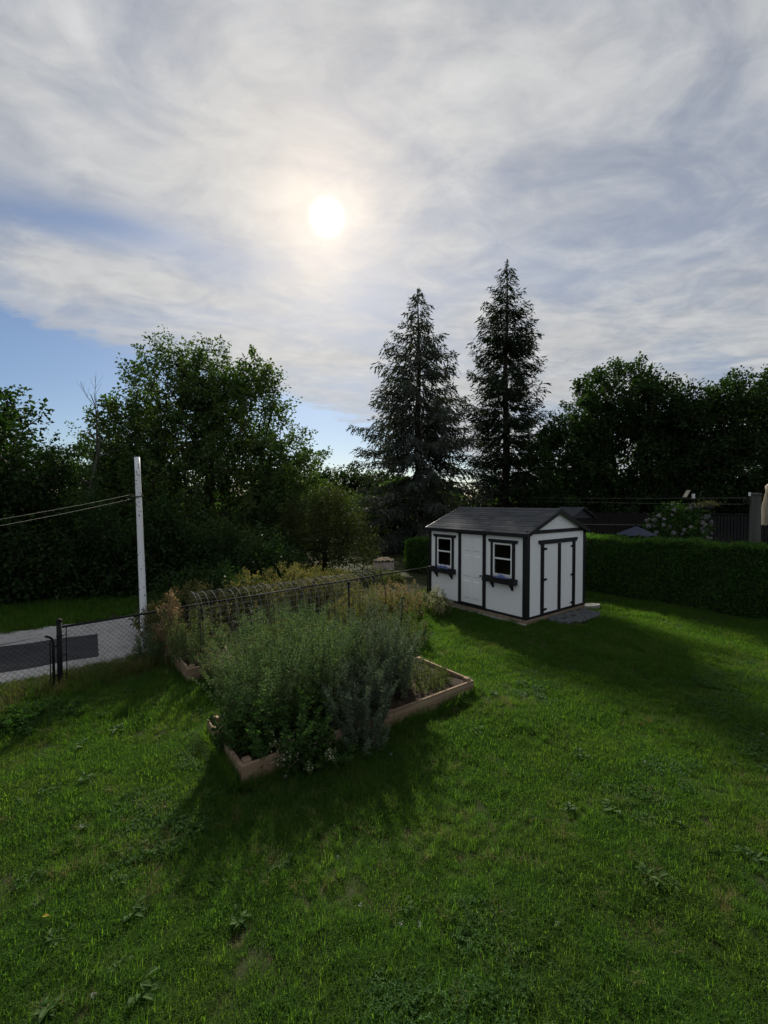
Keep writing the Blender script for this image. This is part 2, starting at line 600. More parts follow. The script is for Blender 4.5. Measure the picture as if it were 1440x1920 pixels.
# ------------------------------------------------------------------ ground
def hgt(x, y):
    """height of the ground"""
    x = np.asarray(x, float)
    y = np.asarray(y, float)
    h = 0.022 * np.sin(1.3 * x + 0.7 * y) + 0.018 * np.sin(2.1 * y - 0.9 * x + 1.0) + 0.012 * np.sin(3.7 * x + 2.9 * y)
    far = np.clip((y - 17) / 25, 0, 1)
    h = h - 0.55 * far * np.clip((4 - x) / 8, 0, 1)
    return h


def make_ground():
    a = np.arange(-22, 22.01, 0.4)
    o = 22 + np.cumsum(1.2 ** np.arange(1, 28) * 0.5 + 0.4)
    xs = np.concatenate([-o[::-1], a, o])
    b = np.arange(-6, 34.01, 0.4)
    ys = np.concatenate([-6 - (o[::-1] - 22), b, 34 + (o - 22)])
    X, Y = np.meshgrid(xs, ys)
    Z = hgt(X, Y)
    v = np.stack([X, Y, Z], -1).reshape(-1, 3)
    nx, ny = len(xs), len(ys)
    i = np.arange(nx - 1)[None, :] + np.arange(ny - 1)[:, None] * nx
    f = np.stack([i, i + 1, i + nx + 1, i + nx], -1).reshape(-1, 4)
    g = mesh_np('ground', v, [f], 'ground', smooth=True)
    tag(g, 'lawn ground sloping gently away under the grass', 'ground', kind='structure')


make_ground()

# gravel drive beyond the fence, running parallel to it
def strip(name, pts_a, pts_b, mat, dz, n=40, label=None, cat=None, jitter=0.0):
    pa, pb = np.asarray(pts_a, float), np.asarray(pts_b, float)
    t = np.linspace(0, 1, n)
    A = np.stack([np.interp(t, np.linspace(0, 1, len(pa)), pa[:, k]) for k in (0, 1)], 1)
    B = np.stack([np.interp(t, np.linspace(0, 1, len(pb)), pb[:, k]) for k in (0, 1)], 1)
    if jitter:
        A += RNG.normal(size=A.shape) * jitter
        B += RNG.normal(size=B.shape) * jitter
    m = 10
    s = np.linspace(0, 1, m)[None, :, None]
    P = A[:, None] * (1 - s) + B[:, None] * s
    Z = hgt(P[..., 0], P[..., 1]) + dz
    v = np.concatenate([P, Z[..., None]], -1).reshape(-1, 3)
    i = np.arange(n - 1)[:, None] * m + np.arange(m - 1)[None]
    f = np.stack([i, i + 1, i + m + 1, i + m], -1).reshape(-1, 4)
    o = mesh_np(name, v, [f], mat, smooth=True)
    tag(o, label, cat, kind='structure')
    return o


strip('gravel_drive', [(-22, 3.6), (-9.65, 10.86), (-6.28, 13.15), (-4.2, 14.6)], [(-18, -0.6), (-6.7, 7.6), (-4.7, 9.7), (-3.0, 11.6)], 'gravel', 0.02, 60,
      'pale gravel drive running behind the chain link fence', 'driveway', 0.05)
strip('asphalt_patch', [(-19, 3.0), (-8.77, 9.87), (-7.29, 11.0)], [(-17, 1.1), (-7.42, 8.34), (-6.16, 9.32)], 'asphalt', 0.026, 30,
      'dark rectangular asphalt patch on the gravel drive', 'pavement')


# ------------------------------------------------------------------ shed
SHED_YAW = 0.6559
SHED = empty('garden_shed', (3.825, 11.658, 0.15), SHED_YAW)
tag(SHED, 'white garden shed with black trim and dark shingled gable roof', 'shed')
SL, SW, SH = 3.74, 3.06, 2.34       # front length, gable width, wall height


def siding_x(parent, y0, y1, z0, z1, x_out, t=0.03):
    """board on a wall whose outside faces -x, with chamfered edges"""
    c = 0.003
    poly = [(x_out, y0 + c), (x_out, y1 - c), (x_out + c, y1), (x_out + t, y1), (x_out + t, y0), (x_out + c, y0)]
    return MB().prism(poly, 'z', z0, z1).build('siding_board', 'paint_white', parent)


def siding_y(parent, x0, x1, z0, z1, y_out, t=0.03, z1b=None):
    """outside faces -y; the top may slope (z1 at x0, z1b at x1)"""
    c = 0.004
    z1b = z1 if z1b is None else z1b
    poly = [(x0 + c, y_out), (x1 - c, y_out), (x1, y_out + c), (x1, y_out + t), (x0, y_out + t), (x0, y_out + c)]
    mb = MB()
    n = len(poly)
    def top(x):
        return z1 + (z1b - z1) * (x - x0) / (x1 - x0)
    v = [(p[0], p[1], z0) for p in poly] + [(p[0], p[1], top(p[0])) for p in poly]
    f = [(i, (i + 1) % n, n + (i + 1) % n, n + i) for i in range(n)]
    mb.add(v, f)
    mb.f3.append(np.asarray([(0, i + 1, i) for i in range(1, n - 1)] + [(n, n + i, n + i + 1) for i in range(1, n - 1)]))
    return mb.build('siding_board', 'paint_white', parent)


def build_shed():
    S = SHED
    T = 0.03
    RISE = 0.60
    # --- front wall (faces -x)
    wf = empty('front_wall')
    wf.parent = S
    WIN = [(0.45, 1.10), (2.73, 3.38)]
    DOOR = (1.48, 2.33)
    br = [0.0, 0.15, 0.30, 0.45, 0.667, 0.883, 1.10, 1.29, 1.48, 2.33, 2.53, 2.73, 2.947, 3.163, 3.38, 3.56, 3.74]
    for a, b in zip(br[:-1], br[1:]):
        if a >= DOOR[0] - 1e-6 and b <= DOOR[1] + 1e-6:
            siding_x(wf, a, b, 2.20, SH, 0.0)
            continue
        if any(a >= w[0] - 1e-6 and b <= w[1] + 1e-6 for w in WIN):
            siding_x(wf, a, b, 0.0, 1.09, 0.0)
            siding_x(wf, a, b, 2.04, SH, 0.0)
        else:
            siding_x(wf, a, b, 0.0, SH, 0.0)
    # --- gable wall (faces -y)
    wg = empty('gable_wall')
    wg.parent = S
    n = 16
    xs = np.linspace(0.032, SW - 0.032, n + 1)
    for a, b in zip(xs[:-1], xs[1:]):
        siding_y(wg, a, b, 0.0, SH, 0.0)
    gx = np.linspace(0.02, SW - 0.02, 17)
    for a, b in zip(gx[:-1], gx[1:]):
        f = lambda x: SH + 0.02 + RISE * (1 - abs(x - SW / 2) / (SW / 2))
        siding_y(wg, a, b, SH + 0.002, f(a) - 0.02, 0.003, T, f(b) - 0.02)
    # --- rear walls
    wb = MB()
    wb.box(SW - T, SW, 0.032, SL - 0.032, 0, SH)
    wb.build('rear_wall', 'paint_white', S)
    wl = MB()
    wl.prism([(0.032, 0), (SW - 0.032, 0), (SW - 0.032, SH), (SW / 2, SH + RISE - 0.02), (0.032, SH)], 'y', SL - T, SL)
    wl.build('end_wall', 'paint_white', S)
    box('floor', 'timber', S, 0.035, SW - 0.035, 0.035, SL - 0.035, -0.02, 0.02)
    # --- black trim
    def tx(name, y0, y1, z0, z1, d=0.022, x=0.0, bev=0.003):
        return box(name, 'paint_black', S, x - d, x - 0.001, y0, y1, z0, z1, bev)
    def ty(name, x0, x1, z0, z1, d=0.022, y=0.0, bev=0.003):
        return box(name, 'paint_black', S, x0, x1, y - d, y - 0.001, z0, z1, bev)
    tx('corner_trim', -0.022, 0.105, -0.01, SH, 0.024)
    ty('corner_trim', 0.001, 0.135, -0.01, SH - 0.03, 0.0225)
    tx('corner_trim', 3.655, 3.765, -0.01, SH, 0.024)
    ty('corner_trim', SW - 0.105, SW + 0.022, -0.01, SH - 0.03, 0.0235)
    for a, b in ((0.106, 1.359), (2.446, 3.654)):
        tx('base_trim', a, b, -0.01, 0.055)
    tx('door_sill', 1.36, 2.445, -0.01, 0.095, 0.03)
    for a, b in ((0.136, 0.66), (2.475, SW - 0.106)):
        ty('base_trim', a, b, -0.01, 0.055)
    ty('door_sill', 0.661, 2.474, -0.01, 0.068, 0.026)
    # gable beam
    ty('gable_beam', -0.02, SW + 0.02, 2.305, 2.405, 0.03)
    # --- front door
    dr = empty('front_door')
    dr.parent = S
    box('door_leaf', 'door_white', dr, 0.004, 0.04, 1.482, 2.328, 0.097, 2.198)
    tags = [(0.24, 0.78), (0.90, 1.56), (1.68, 2.06)]
    for (ya, yb) in ((1.57, 1.86), (1.95, 2.24)):
        for (za, zb) in tags:
            w = 0.03
            z0, z1 = za, zb
            poly = [(ya, z0), (yb, z0), (yb, z1), (ya, z1)]
            inn = [(ya + w, z0 + w), (yb - w, z0 + w), (yb - w, z1 - w), (ya + w, z1 - w)]
            x0, x1 = 0.0035, -0.008
            v = [(x0, *p) for p in poly] + [(x1, *p) for p in inn]
            mb = MB()
            mb.add(v, [(i, (i + 1) % 4, 4 + (i + 1) % 4, 4 + i) for i in range(4)] + [(4, 5, 6, 7)])
            mb.build('door_panel', 'door_white', dr)
    MB().tube([(0.004, 1.535, 0.99), (-0.03, 1.535, 0.99)], 0.014, 8).tube([(-0.028, 1.535, 0.99), (-0.04, 1.535, 0.99), (-0.06, 1.535, 0.99), (-0.068, 1.535, 0.99)], [0.014, 0.028, 0.028, 0.012], 10).build('door_knob', 'knob', dr, True)
    tx('door_trim', 1.365, 1.48, 0.096, 2.205, 0.026)
    tx('door_trim', 2.33, 2.44, 0.096, 2.205, 0.026)
    box('door_cap', 'paint_black', S, -0.05, -0.001, 1.315, 2.49, 2.206, 2.285, 0.006)
    # --- windows
    for (wy0, wy1, zt, lab) in ((0.45, 1.10, 2.02, 'R'), (2.73, 3.38, 2.03, 'L')):
        wz0, wz1 = 1.10, zt
        w = empty('window')
        w.parent = S
        fr = MB()
        fw = 0.045
        fr.box(-0.018, 0.035, wy0 + 0.001, wy0 + fw, wz0, wz1)
        fr.box(-0.018, 0.035, wy1 - fw, wy1 - 0.001, wz0, wz1)
        fr.box(-0.018, 0.035, wy0 + fw, wy1 - fw, wz0, wz0 + fw)
        fr.box(-0.018, 0.035, wy0 + fw, wy1 - fw, wz1 - fw, wz1)
        zm = (wz0 + wz1) / 2 + 0.02
        fr.box(-0.012, 0.035, wy0 + fw, wy1 - fw, zm - 0.022, zm + 0.022)
        fr.build('window_frame', 'vinyl', w)
        box('pane', 'glass', w, 0.012, 0.016, wy0 + fw, wy1 - fw, wz0 + fw, zm - 0.022)
        box('pane', 'glass', w, 0.006, 0.010, wy0 + fw, wy1 - fw, zm + 0.022, wz1 - fw)
        tx('window_trim', wy0 - 0.095, wy0, wz0 - 0.05, wz1 + 0.012, 0.026)
        tx('window_trim', wy1, wy1 + 0.085, wz0 - 0.05, wz1 + 0.012, 0.026)
        mb = MB()
        mb.prism([(wy0 - 0.19, wz1 + 0.10), (wy0 - 0.19, wz1 + 0.06), (wy0 - 0.15, wz1 + 0.013), (wy1 + 0.12, wz1 + 0.013), (wy1 + 0.155, wz1 + 0.06), (wy1 + 0.155, wz1 + 0.10)], 'x', -0.045, -0.001)
        mb.build('window_cap', 'paint_black', S)
        # flower box
        fb = empty('flower_box')
        fb.parent = S
        y0, y1 = wy0 - 0.18, wy1 + 0.25
        zb, zt2 = 0.90, 1.055
        t = MB()
        t.box(-0.20, -0.182, y0, y1, zb, zt2)
        t.box(-0.181, -0.03, y0, y0 + 0.018, zb, zt2)
        t.box(-0.181, -0.03, y1 - 0.018, y1, zb, zt2)
        t.box(-0.029, -0.002, y0, y1, zb, zt2)
        t.box(-0.181, -0.03, y0 + 0.018, y1 - 0.018, zb, zb + 0.02)
        t.build('trough', 'paint_black', fb)
        for yy in (y0 + 0.14, y1 - 0.28):
            MB().prism([(-0.002, 0.72), (-0.002, 0.898), (-0.15, 0.898), (-0.135, 0.86), (-0.06, 0.82), (-0.03, 0.72)], 'y', yy, yy + 0.045).build('bracket', 'paint_black', fb)
        box('potting_soil', 'soil', fb, -0.18, -0.031, y0 + 0.019, y1 - 0.019, zb + 0.021, zt2 - 0.03)
        rng = np.random.default_rng(int(wy0 * 100))
        cy = (wy0 + wy1) / 2 - 0.03
        nn = 130
        pos = np.stack([rng.normal(-0.11, 0.03, nn), rng.normal(cy, 0.11, nn), 1.03 + np.abs(rng.normal(0, 0.045, nn))], 1)
        o = leaf_mesh('blossom', 'blue_flower', fb, pos, rand_dirs(nn, rng), rand_dirs(nn, rng), 0.045, 0.04)
        stuff(o)
    # --- double doors in the gable
    for (a, b, nm) in ((0.812, 1.508, 0), (1.672, 2.299, 1)):
        d = empty('double_door')
        d.parent = S
        k = 4
        xx = np.linspace(a, b, k + 1)
        for p, q in zip(xx[:-1], xx[1:]):
            siding_y(d, p, q, 0.07, 1.985, -0.017, 0.015)
        for hz in (0.17, 1.01, 1.87):
            if nm == 0:
                poly = [(a - 0.10, hz - 0.035), (a + 0.10, hz - 0.03), (a + 0.145, hz), (a + 0.10, hz + 0.03), (a - 0.10, hz + 0.035)]
            else:
                poly = [(b + 0.10, hz - 0.035), (b - 0.07, hz - 0.03), (b - 0.11, hz), (b - 0.07, hz + 0.03), (b + 0.10, hz + 0.035)]
            MB().prism(poly, 'y', -0.036, -0.0275).build('hinge', 'black_metal', d)
    ty('door_trim', 0.662, 0.811, 0.069, 2.003, 0.026)
    ty('door_trim', 2.30, 2.474, 0.069, 2.003, 0.026)
    ty('door_astragal', 1.509, 1.671, 0.069, 1.99, 0.026)
    mb = MB()
    mb.prism([(0.545, 2.12), (0.545, 2.075), (0.60, 2.005), (2.50, 2.005), (2.56, 2.075), (2.56, 2.12)], 'y', -0.045, -0.001)
    mb.build('door_cap', 'paint_black', S)
    # --- roof
    rf = empty('roof')
    rf.parent = S
    ov, og = 0.10, 0.09
    sl = RISE / (SW / 2)
    zr = SH + RISE + 0.03
    y0, y1 = -og, SL + og
    def rz(x):
        return zr - abs(x - SW / 2) * sl
    for s in (0, 1):
        xe = -ov if s == 0 else SW + ov
        mb = MB()
        za, zb2 = rz(xe), zr
        p = [(xe, y0, za - 0.03), (SW / 2, y0, zb2 - 0.03), (SW / 2, y1, zb2 - 0.03), (xe, y1, za - 0.03),
             (xe, y0, za), (SW / 2, y0, zb2), (SW / 2, y1, zb2), (xe, y1, za)]
        mb.hexa(p)
        mb.build('roof_deck', 'paint_black', rf)
    # fascia along the eaves, rake boards along the gables
    box('fascia', 'paint_black', rf, -ov - 0.022, -ov - 0.001, y0 - 0.02, y1 + 0.02, rz(-ov) - 0.10, rz(-ov) + 0.004, 0.003)
    box('fascia', 'paint_black', rf, SW + ov + 0.001, SW + ov + 0.022, y0 - 0.02, y1 + 0.02, rz(-ov) - 0.10, rz(-ov) + 0.004, 0.003)
    box('soffit', 'paint_black', rf, -ov, -0.001, y0 + 0.01, y1 - 0.01, rz(-ov) - 0.095, rz(-ov) - 0.075)
    for yy in (y0 - 0.024, y1 + 0.002):
        for s in (0, 1):
            xe = -ov - 0.022 if s == 0 else SW + ov + 0.022
            xa = SW / 2
            p = [(xe, yy, rz(xe) - 0.115), (xa, yy, zr - 0.115), (xa, yy + 0.022, zr - 0.115), (xe, yy + 0.022, rz(xe) - 0.115),
                 (xe, yy, rz(xe) + 0.006), (xa, yy, zr + 0.006), (xa, yy + 0.022, zr + 0.006), (xe, yy + 0.022, rz(xe) + 0.006)]
            MB().hexa(p).build('rake_board', 'paint_black', rf)
    # shingles: front slope one by one
    L = math.hypot(SW / 2 + ov + 0.02, (SW / 2 + ov + 0.02) * sl)
    ang = math.atan(sl)
    ncrs = 11
    ex = L / ncrs
    wtab = (y1 - y0) / 13
    tab = MB()
    tab.hexa([(0, 0.003, 0.000), (ex * 1.25, 0.003, -0.001), (ex * 1.25, wtab - 0.003, -0.001), (0, wtab - 0.003, 0.000),
              (0, 0.003, 0.009), (ex * 1.25, 0.003, 0.003), (ex * 1.25, wtab - 0.003, 0.003), (0, wtab - 0.003, 0.009)])
    first = tab.build('shingle', 'shingle', rf)
    half = MB()
    half.hexa([(0, 0.003, 0.000), (ex * 1.25, 0.003, -0.001), (ex * 1.25, wtab / 2 - 0.003, -0.001), (0, wtab / 2 - 0.003, 0.000),
               (0, 0.003, 0.009), (ex * 1.25, 0.003, 0.003), (ex * 1.25, wtab / 2 - 0.003, 0.003), (0, wtab / 2 - 0.003, 0.009)])
    hfirst = half.build('shingle', 'shingle', rf)
    used = {0: False, 1: False}
    x_e = -ov - 0.02
    for r in range(ncrs):
        d = r * ex
        if r == ncrs - 1:
            d -= ex * 0.22
        xs0 = x_e + d * math.cos(ang)
        zs = rz(x_e) + d * math.sin(ang) + 0.003 + 0.002 * (r % 2)
        row = []
        if r % 2 == 0:
            row = [(0, y0 + j * wtab) for j in range(13)]
        else:
            row = [(1, y0)] + [(0, y0 + wtab / 2 + j * wtab) for j in range(12)] + [(1, y1 - wtab / 2)]
        for kd, yy in row:
            src = first if kd == 0 else hfirst
            if used[kd]:
                o = src.copy()
                COL.objects.link(o)
            else:
                o = src
                used[kd] = True
            o.location = (xs0, yy, zs)
            o.rotation_euler = (random.uniform(-0.003, 0.003), -ang, random.uniform(-0.002, 0.002))
    back = MB()
    for r in range(ncrs):
        d = r * ex
        xa = SW + ov + 0.02 - d * math.cos(ang)
        xb = xa - ex * 1.0 * math.cos(ang)
        for j in range(13):
            a, b = y0 + j * wtab + 0.003, y0 + (j + 1) * wtab - 0.003
            za, zb2 = rz(xa) + 0.003, rz(xb) + 0.003
            back.hexa([(xb, a, zb2), (xa, a, za), (xa, b, za), (xb, b, zb2), (xb, a, zb2 + 0.003), (xa, a, za + 0.014), (xa, b, za + 0.014), (xb, b, zb2 + 0.003)])
    stuff(back.build('rear_shingle_field', 'shingle', rf))
    cap = MB()
    nc = 14
    for j in range(nc):
        a = y0 + j * (y1 - y0) / nc
        b = a + (y1 - y0) / nc * 0.99
        for s in (-1, 1):
            x2 = SW / 2 + s * 0.13
            cap.hexa([(SW / 2, a, zr + 0.012), (x2, a, zr - 0.13 * sl + 0.012), (x2, b, zr - 0.13 * sl + 0.012), (SW / 2, b, zr + 0.012),
                      (SW / 2, a, zr + 0.034), (x2, a, zr - 0.13 * sl + 0.030), (x2, b, zr - 0.13 * sl + 0.022), (SW / 2, b, zr + 0.026)])
    stuff(cap.build('ridge_cap', 'shingle', rf))
    # --- foundation timbers
    box('foundation_timber', 'timber', S, -0.02, 0.09, -0.02, SL * 0.55, -0.15, -0.012, 0.006)
    box('foundation_timber', 'timber', S, -0.015, 0.09, SL * 0.55 + 0.004, SL + 0.15, -0.15, -0.012, 0.006)
    box('foundation_timber', 'timber', S, 0.092, SW, -0.02, 0.09, -0.15, -0.012, 0.006)
    box('foundation_timber', 'timber', S, SW - 0.1, SW, 0.092, SL, -0.15, -0.012, 0.006)
    box('foundation_sill', 'stone', S, -0.14, -0.025, -0.06, SL + 0.2, -0.17, -0.10, 0.01)


build_shed()


def shed_pt(x, y):
    c, s = math.cos(SHED_YAW), math.sin(SHED_YAW)
    return (3.825 + x * c - y * s, 11.658 + x * s + y * c)


# paved pad before the double doors
def build_pad():
    px, py = shed_pt(0.95, -0.78)
    pad = empty('paver_pad', (px, py, 0.0), SHED_YAW)
    tag(pad, 'uneven pad of dark weathered pavers before the shed double doors', 'paving')
    rng = random.Random(3)
    base = MB().box(-0.11, 0.11, -0.055, 0.055, -0.03, 0.035).build('paver', 'stone_dark', pad, bevel=0.006)
    first = True
    for r in range(6):
        for c in range(8):
            x = -0.1 + c * 0.235 + (0.11 if r % 2 else 0)
            y = 0.02 + r * 0.122
            if rng.random() < 0.08 or (r == 0 and (c < 2 or c > 6)):
                continue
            o = base if first else base.copy()
            if not first:
                COL.objects.link(o)
            first = False
            o.location = (x, y, hgt(px, py) + 0.02 + rng.uniform(-0.012, 0.012))
            o.rotation_euler = (rng.uniform(-.06, .06), rng.uniform(-.06, .06), rng.uniform(-.06, .06))
    x, y = shed_pt(SW + 0.28, -0.02)
    sl = MB()
    sl.prism([(-0.34, -0.13), (-0.1, -0.17), (0.28, -0.14), (0.36, 0.02), (0.2, 0.15), (-0.28, 0.13)], 'z', -0.03, 0.07)
    o = sl.build('stone_slab', 'stone', None, bevel=0.01)
    o.location = (x, y, 0.02)
    o.rotation_euler = (0.02, -0.03, SHED_YAW - 0.5)
    tag(o, 'pale flat stone slab in the grass beside the shed corner', 'stone')


build_pad()


# ------------------------------------------------------------------ raised beds
BED_O = np.array([-1.64, 4.95])
BU = np.array([math.cos(SHED_YAW), math.sin(SHED_YAW)])
BV = np.array([-math.sin(SHED_YAW), math.cos(SHED_YAW)])


def bed_pt(u, v):
    p = BED_O + BU * u + BV * v
    return float(p[0]), float(p[1])


def raised_bed(u0, u1, v0, v1, h, label):
    x, y = bed_pt(u0, v0)
    b = empty('raised_garden_bed', (x, y, 0), SHED_YAW)
    tag(b, label, 'garden bed', 'raised garden beds')
    L, W, t = u1 - u0, v1 - v0, 0.04
    h1 = h
    mid = L * 0.56
    def board(x0, x1, y0, y1, z0, z1, rz=0):
        o = box('board', 'bed_wood', b, x0, x1, y0, y1, z0, z1, 0.004)
        return o
    board(0, mid - 0.003, 0, t, -0.05, h1)
    board(mid + 0.003, L, 0, t, -0.05, h1 - 0.012)
    board(0, mid - 0.003, W - t, W, -0.05, h1 - 0.008)
    board(mid + 0.003, L, W - t, W, -0.05, h1)
    board(-0.004, t, t + 0.002, W - t - 0.002, -0.05, h1 - 0.01)
    board(L - t, L + 0.004, t + 0.002, W - t - 0.002, -0.05, h1 - 0.005)
    for (px, py) in ((t + 0.001, t + 0.001), (L - t - 0.09, t + 0.001), (t + 0.001, W - t - 0.091), (L - t - 0.09, W - t - 0.091)):
        box('corner_post', 'bed_wood', b, px, px + 0.089, py, py + 0.089, -0.05, h1 + 0.03, 0.004)
    xs = np.linspace(t, L - t, 24)
    ys = np.linspace(t, W - t, 10)
    X, Y = np.meshgrid(xs, ys)
    Z = h1 - 0.07 + RNG.normal(size=X.shape) * 0.015
    i = np.arange(23)[None, :] + np.arange(9)[:, None] * 24
    mesh_np('soil', np.stack([X, Y, Z], -1).reshape(-1, 3), [np.stack([i, i + 1, i + 25, i + 24], -1).reshape(-1, 4)], 'soil', b, True)
    return b


raised_bed(0, 4.02, 0, 1.40, 0.29, 'long wooden raised bed overgrown with tall weeds, nearest the camera')
raised_bed(0.25, 4.60, 3.50, 4.65, 0.29, 'wooden raised bed under the wire mesh tunnel by the fence')


# ------------------------------------------------------------------ wire tunnel over the second bed
def wire_tunnel():
    x, y = bed_pt(0.45, 3.98)
    t = empty('wire_tunnel', (x, y, 0), SHED_YAW)
    tag(t, 'arched wire mesh plant tunnel over the back garden bed', 'trellis')
    L, r, h0 = 4.3, 0.56, 1.02
    def hoop(n, rad, mat, rr=r):
        an = np.linspace(0, math.pi, n)
        pts = [(0, -rr, 0.1)] + [(0, -rr * math.cos(a), h0 + rr * 1.02 * math.sin(a)) for a in an] + [(0, rr, 0.1)]
        return MB().tube(pts, rad, 5)
    big = hoop(14, 0.011, 0).build('hoop', 'rusty', t, True)
    first = True
    for i in range(4):
        o = big if first else big.copy()
        if not first:
            COL.objects.link(o)
        first = False
        o.location = (i * L / 3, 0, 0)
    small = hoop(14, 0.0030, 0, r - 0.02).build('mesh_rib', 'wire', t, True)
    first = True
    for i in range(27):
        o = small if first else small.copy()
        if not first:
            COL.objects.link(o)
        first = False
        o.location = (0.07 + i * 0.16, 0, random.uniform(-0.02, 0.02))
        o.rotation_euler = (0, random.uniform(-0.03, 0.03), random.uniform(-0.02, 0.02))
    for k in range(15):
        a = math.pi * k / 14
        yy, zz = -(r - 0.026) * math.cos(a), h0 + (r - 0.026) * 1.02 * math.sin(a)
        pts = [(q, yy, zz + 0.012 * math.sin(q * 2 + k)) for q in np.linspace(0, L, 9)]
        MB().tube(pts, 0.0020, 4).build('mesh_wire', 'wire', t)
    for zz in (0.35, 0.6, 0.85):
        for s in (-1, 1):
            MB().tube([(0, s * (r - 0.024), zz), (L / 2, s * (r - 0.024), zz - 0.01), (L, s * (r - 0.024), zz)], 0.0020, 4).build('mesh_wire', 'wire', t)


wire_tunnel()


def garden_stake(x, y, h, label, lean=0.0):
    t = empty('garden_stake', (x, y, 0))
    tag(t, label, 'stake', 'garden stakes')
    MB().tube([(0, 0, -0.1), (lean * 0.5, 0, h * 0.5), (lean, 0, h)], 0.02, 6).build('shaft', 'black_metal', t, True)
    MB().lathe([(0.012, h - 0.03), (0.030, h - 0.02), (0.032, h + 0.02), (0.012, h + 0.035)], 8, lean, 0).build('cap', 'black_metal', t)
    return t


garden_stake(0.43, 10.7, 0.95, 'thin black garden stake in the weeds left of the shed', 0.02)
garden_stake(-0.72, 9.2, 1.62, 'black garden stake rising beside the far end of the wire tunnel', -0.03)


# ------------------------------------------------------------------ chain link fence and gate
def chain_mesh(name, parent, w, z0, z1, mat='black_metal', pitch=0.065, rad=0.0021):
    mb = MB()
    s = pitch * math.sqrt(2)
    h = z1 - z0
    for sgn in (1, -1):
        c = -h
        while c < w:
            a0, a1 = c, c + h
            p, q = max(a0, 0), min(a1, w)
            if q - p > 0.02:
                za, zb = p - a0, q - a0
                if sgn < 0:
                    za, zb = h - za, h - zb
                mb.tube([(p, 0.003 * sgn, z0 + za), (q, 0.003 * sgn, z0 + zb)], rad, 3, cap=False)
            c += s
    return stuff(mb.build(name, mat, parent))


F0 = np.array([-5.80, 7.72])
F1 = np.array([1.50, 14.86])
FDIR = (F1 - F0) / np.linalg.norm(F1 - F0)
FAZ = math.atan2(FDIR[1], FDIR[0])


def fence():
    L = float(np.linalg.norm(F1 - F0))
    f = empty('chain_link_fence', (F0[0], F0[1], 0), FAZ)
    tag(f, 'black chain link fence running behind the beds to the shed', 'fence')
    n = 4
    def post(x, h, r):
        p = MB().tube([(x, 0, -0.1), (x, 0, h)], r, 10).build('post', 'black_metal', f, True)
        MB().lathe([(r * 1.15, h), (r * 1.2, h + 0.02), (r * 0.8, h + 0.05), (0.005, h + 0.062)], 10, x, 0).build('post_cap', 'black_metal', p, True)
    post(0, 1.20, 0.042)
    for i in range(1, n + 1):
        post(i * L / n, 1.08, 0.027)
    for i in range(n):
        a, b = i * L / n, (i + 1) * L / n
        MB().tube([(a, 0, 1.10), ((a + b) / 2, 0, 1.095), (b, 0, 1.10)], 0.021, 8).build('top_rail', 'black_metal', f, True)
        m = chain_mesh('mesh', f, b - a - 0.06, 0.03, 1.09)
        m.location = (a + 0.03, -0.012, 0)
        MB().tube([(a, -0.012, 0.06), (b, -0.012, 0.06)], 0.003, 4).build('tension_wire', 'black_metal', f)
    MB().tube([(0.10, -0.012, 0.05), (0.10, -0.012, 1.08)], 0.009, 5).build('tension_bar', 'black_metal', f)
    for z in (0.25, 0.6, 0.95):
        MB().lathe([(0.048, z - 0.012), (0.049, z), (0.048, z + 0.012)], 10).tube([(0.03, -0.012, z), (0.11, -0.012, z)], 0.008, 4).build('band', 'black_metal', f)
    # gate: lower leaf with rounded top corners
    g = empty('chain_link_gate', (F0[0], F0[1], 0), FAZ + R(186))
    tag(g, 'black chain link gate with rounded top corners at the left edge', 'gate')
    w, h, rr = 2.1, 0.99, 0.14
    pts = [(0.09, 0, 0.04), (0.09, 0, h - rr)]
    for a in np.linspace(0, math.pi / 2, 6)[1:]:
        pts.append((0.09 + rr - rr * math.cos(a), 0, h - rr + rr * math.sin(a)))
    for a in np.linspace(math.pi / 2, math.pi, 6)[1:]:
        pts.append((w - rr - rr * math.cos(a), 0, h - rr + rr * math.sin(a)))
    pts += [(w, 0, 0.04)]
    MB().tube(pts, 0.022, 8).tube([(0.09, 0, 0.05), (w, 0, 0.05)], 0.02, 8).build('gate_frame', 'black_metal', g, True)
    m = chain_mesh('mesh', g, w - 0.13, 0.06, h - 0.03)
    m.location = (0.11, 0.01, 0)
    MB().tube([(0.14, 0.012, 0.06), (0.14, 0.012, h - 0.1)], 0.009, 5).build('tension_bar', 'black_metal', g)
    for z in (0.25, 0.78):
        MB().tube([(0.0, 0.0, z), (0.10, 0.0, z)], 0.016, 6).build('hinge', 'black_metal', g)


fence()


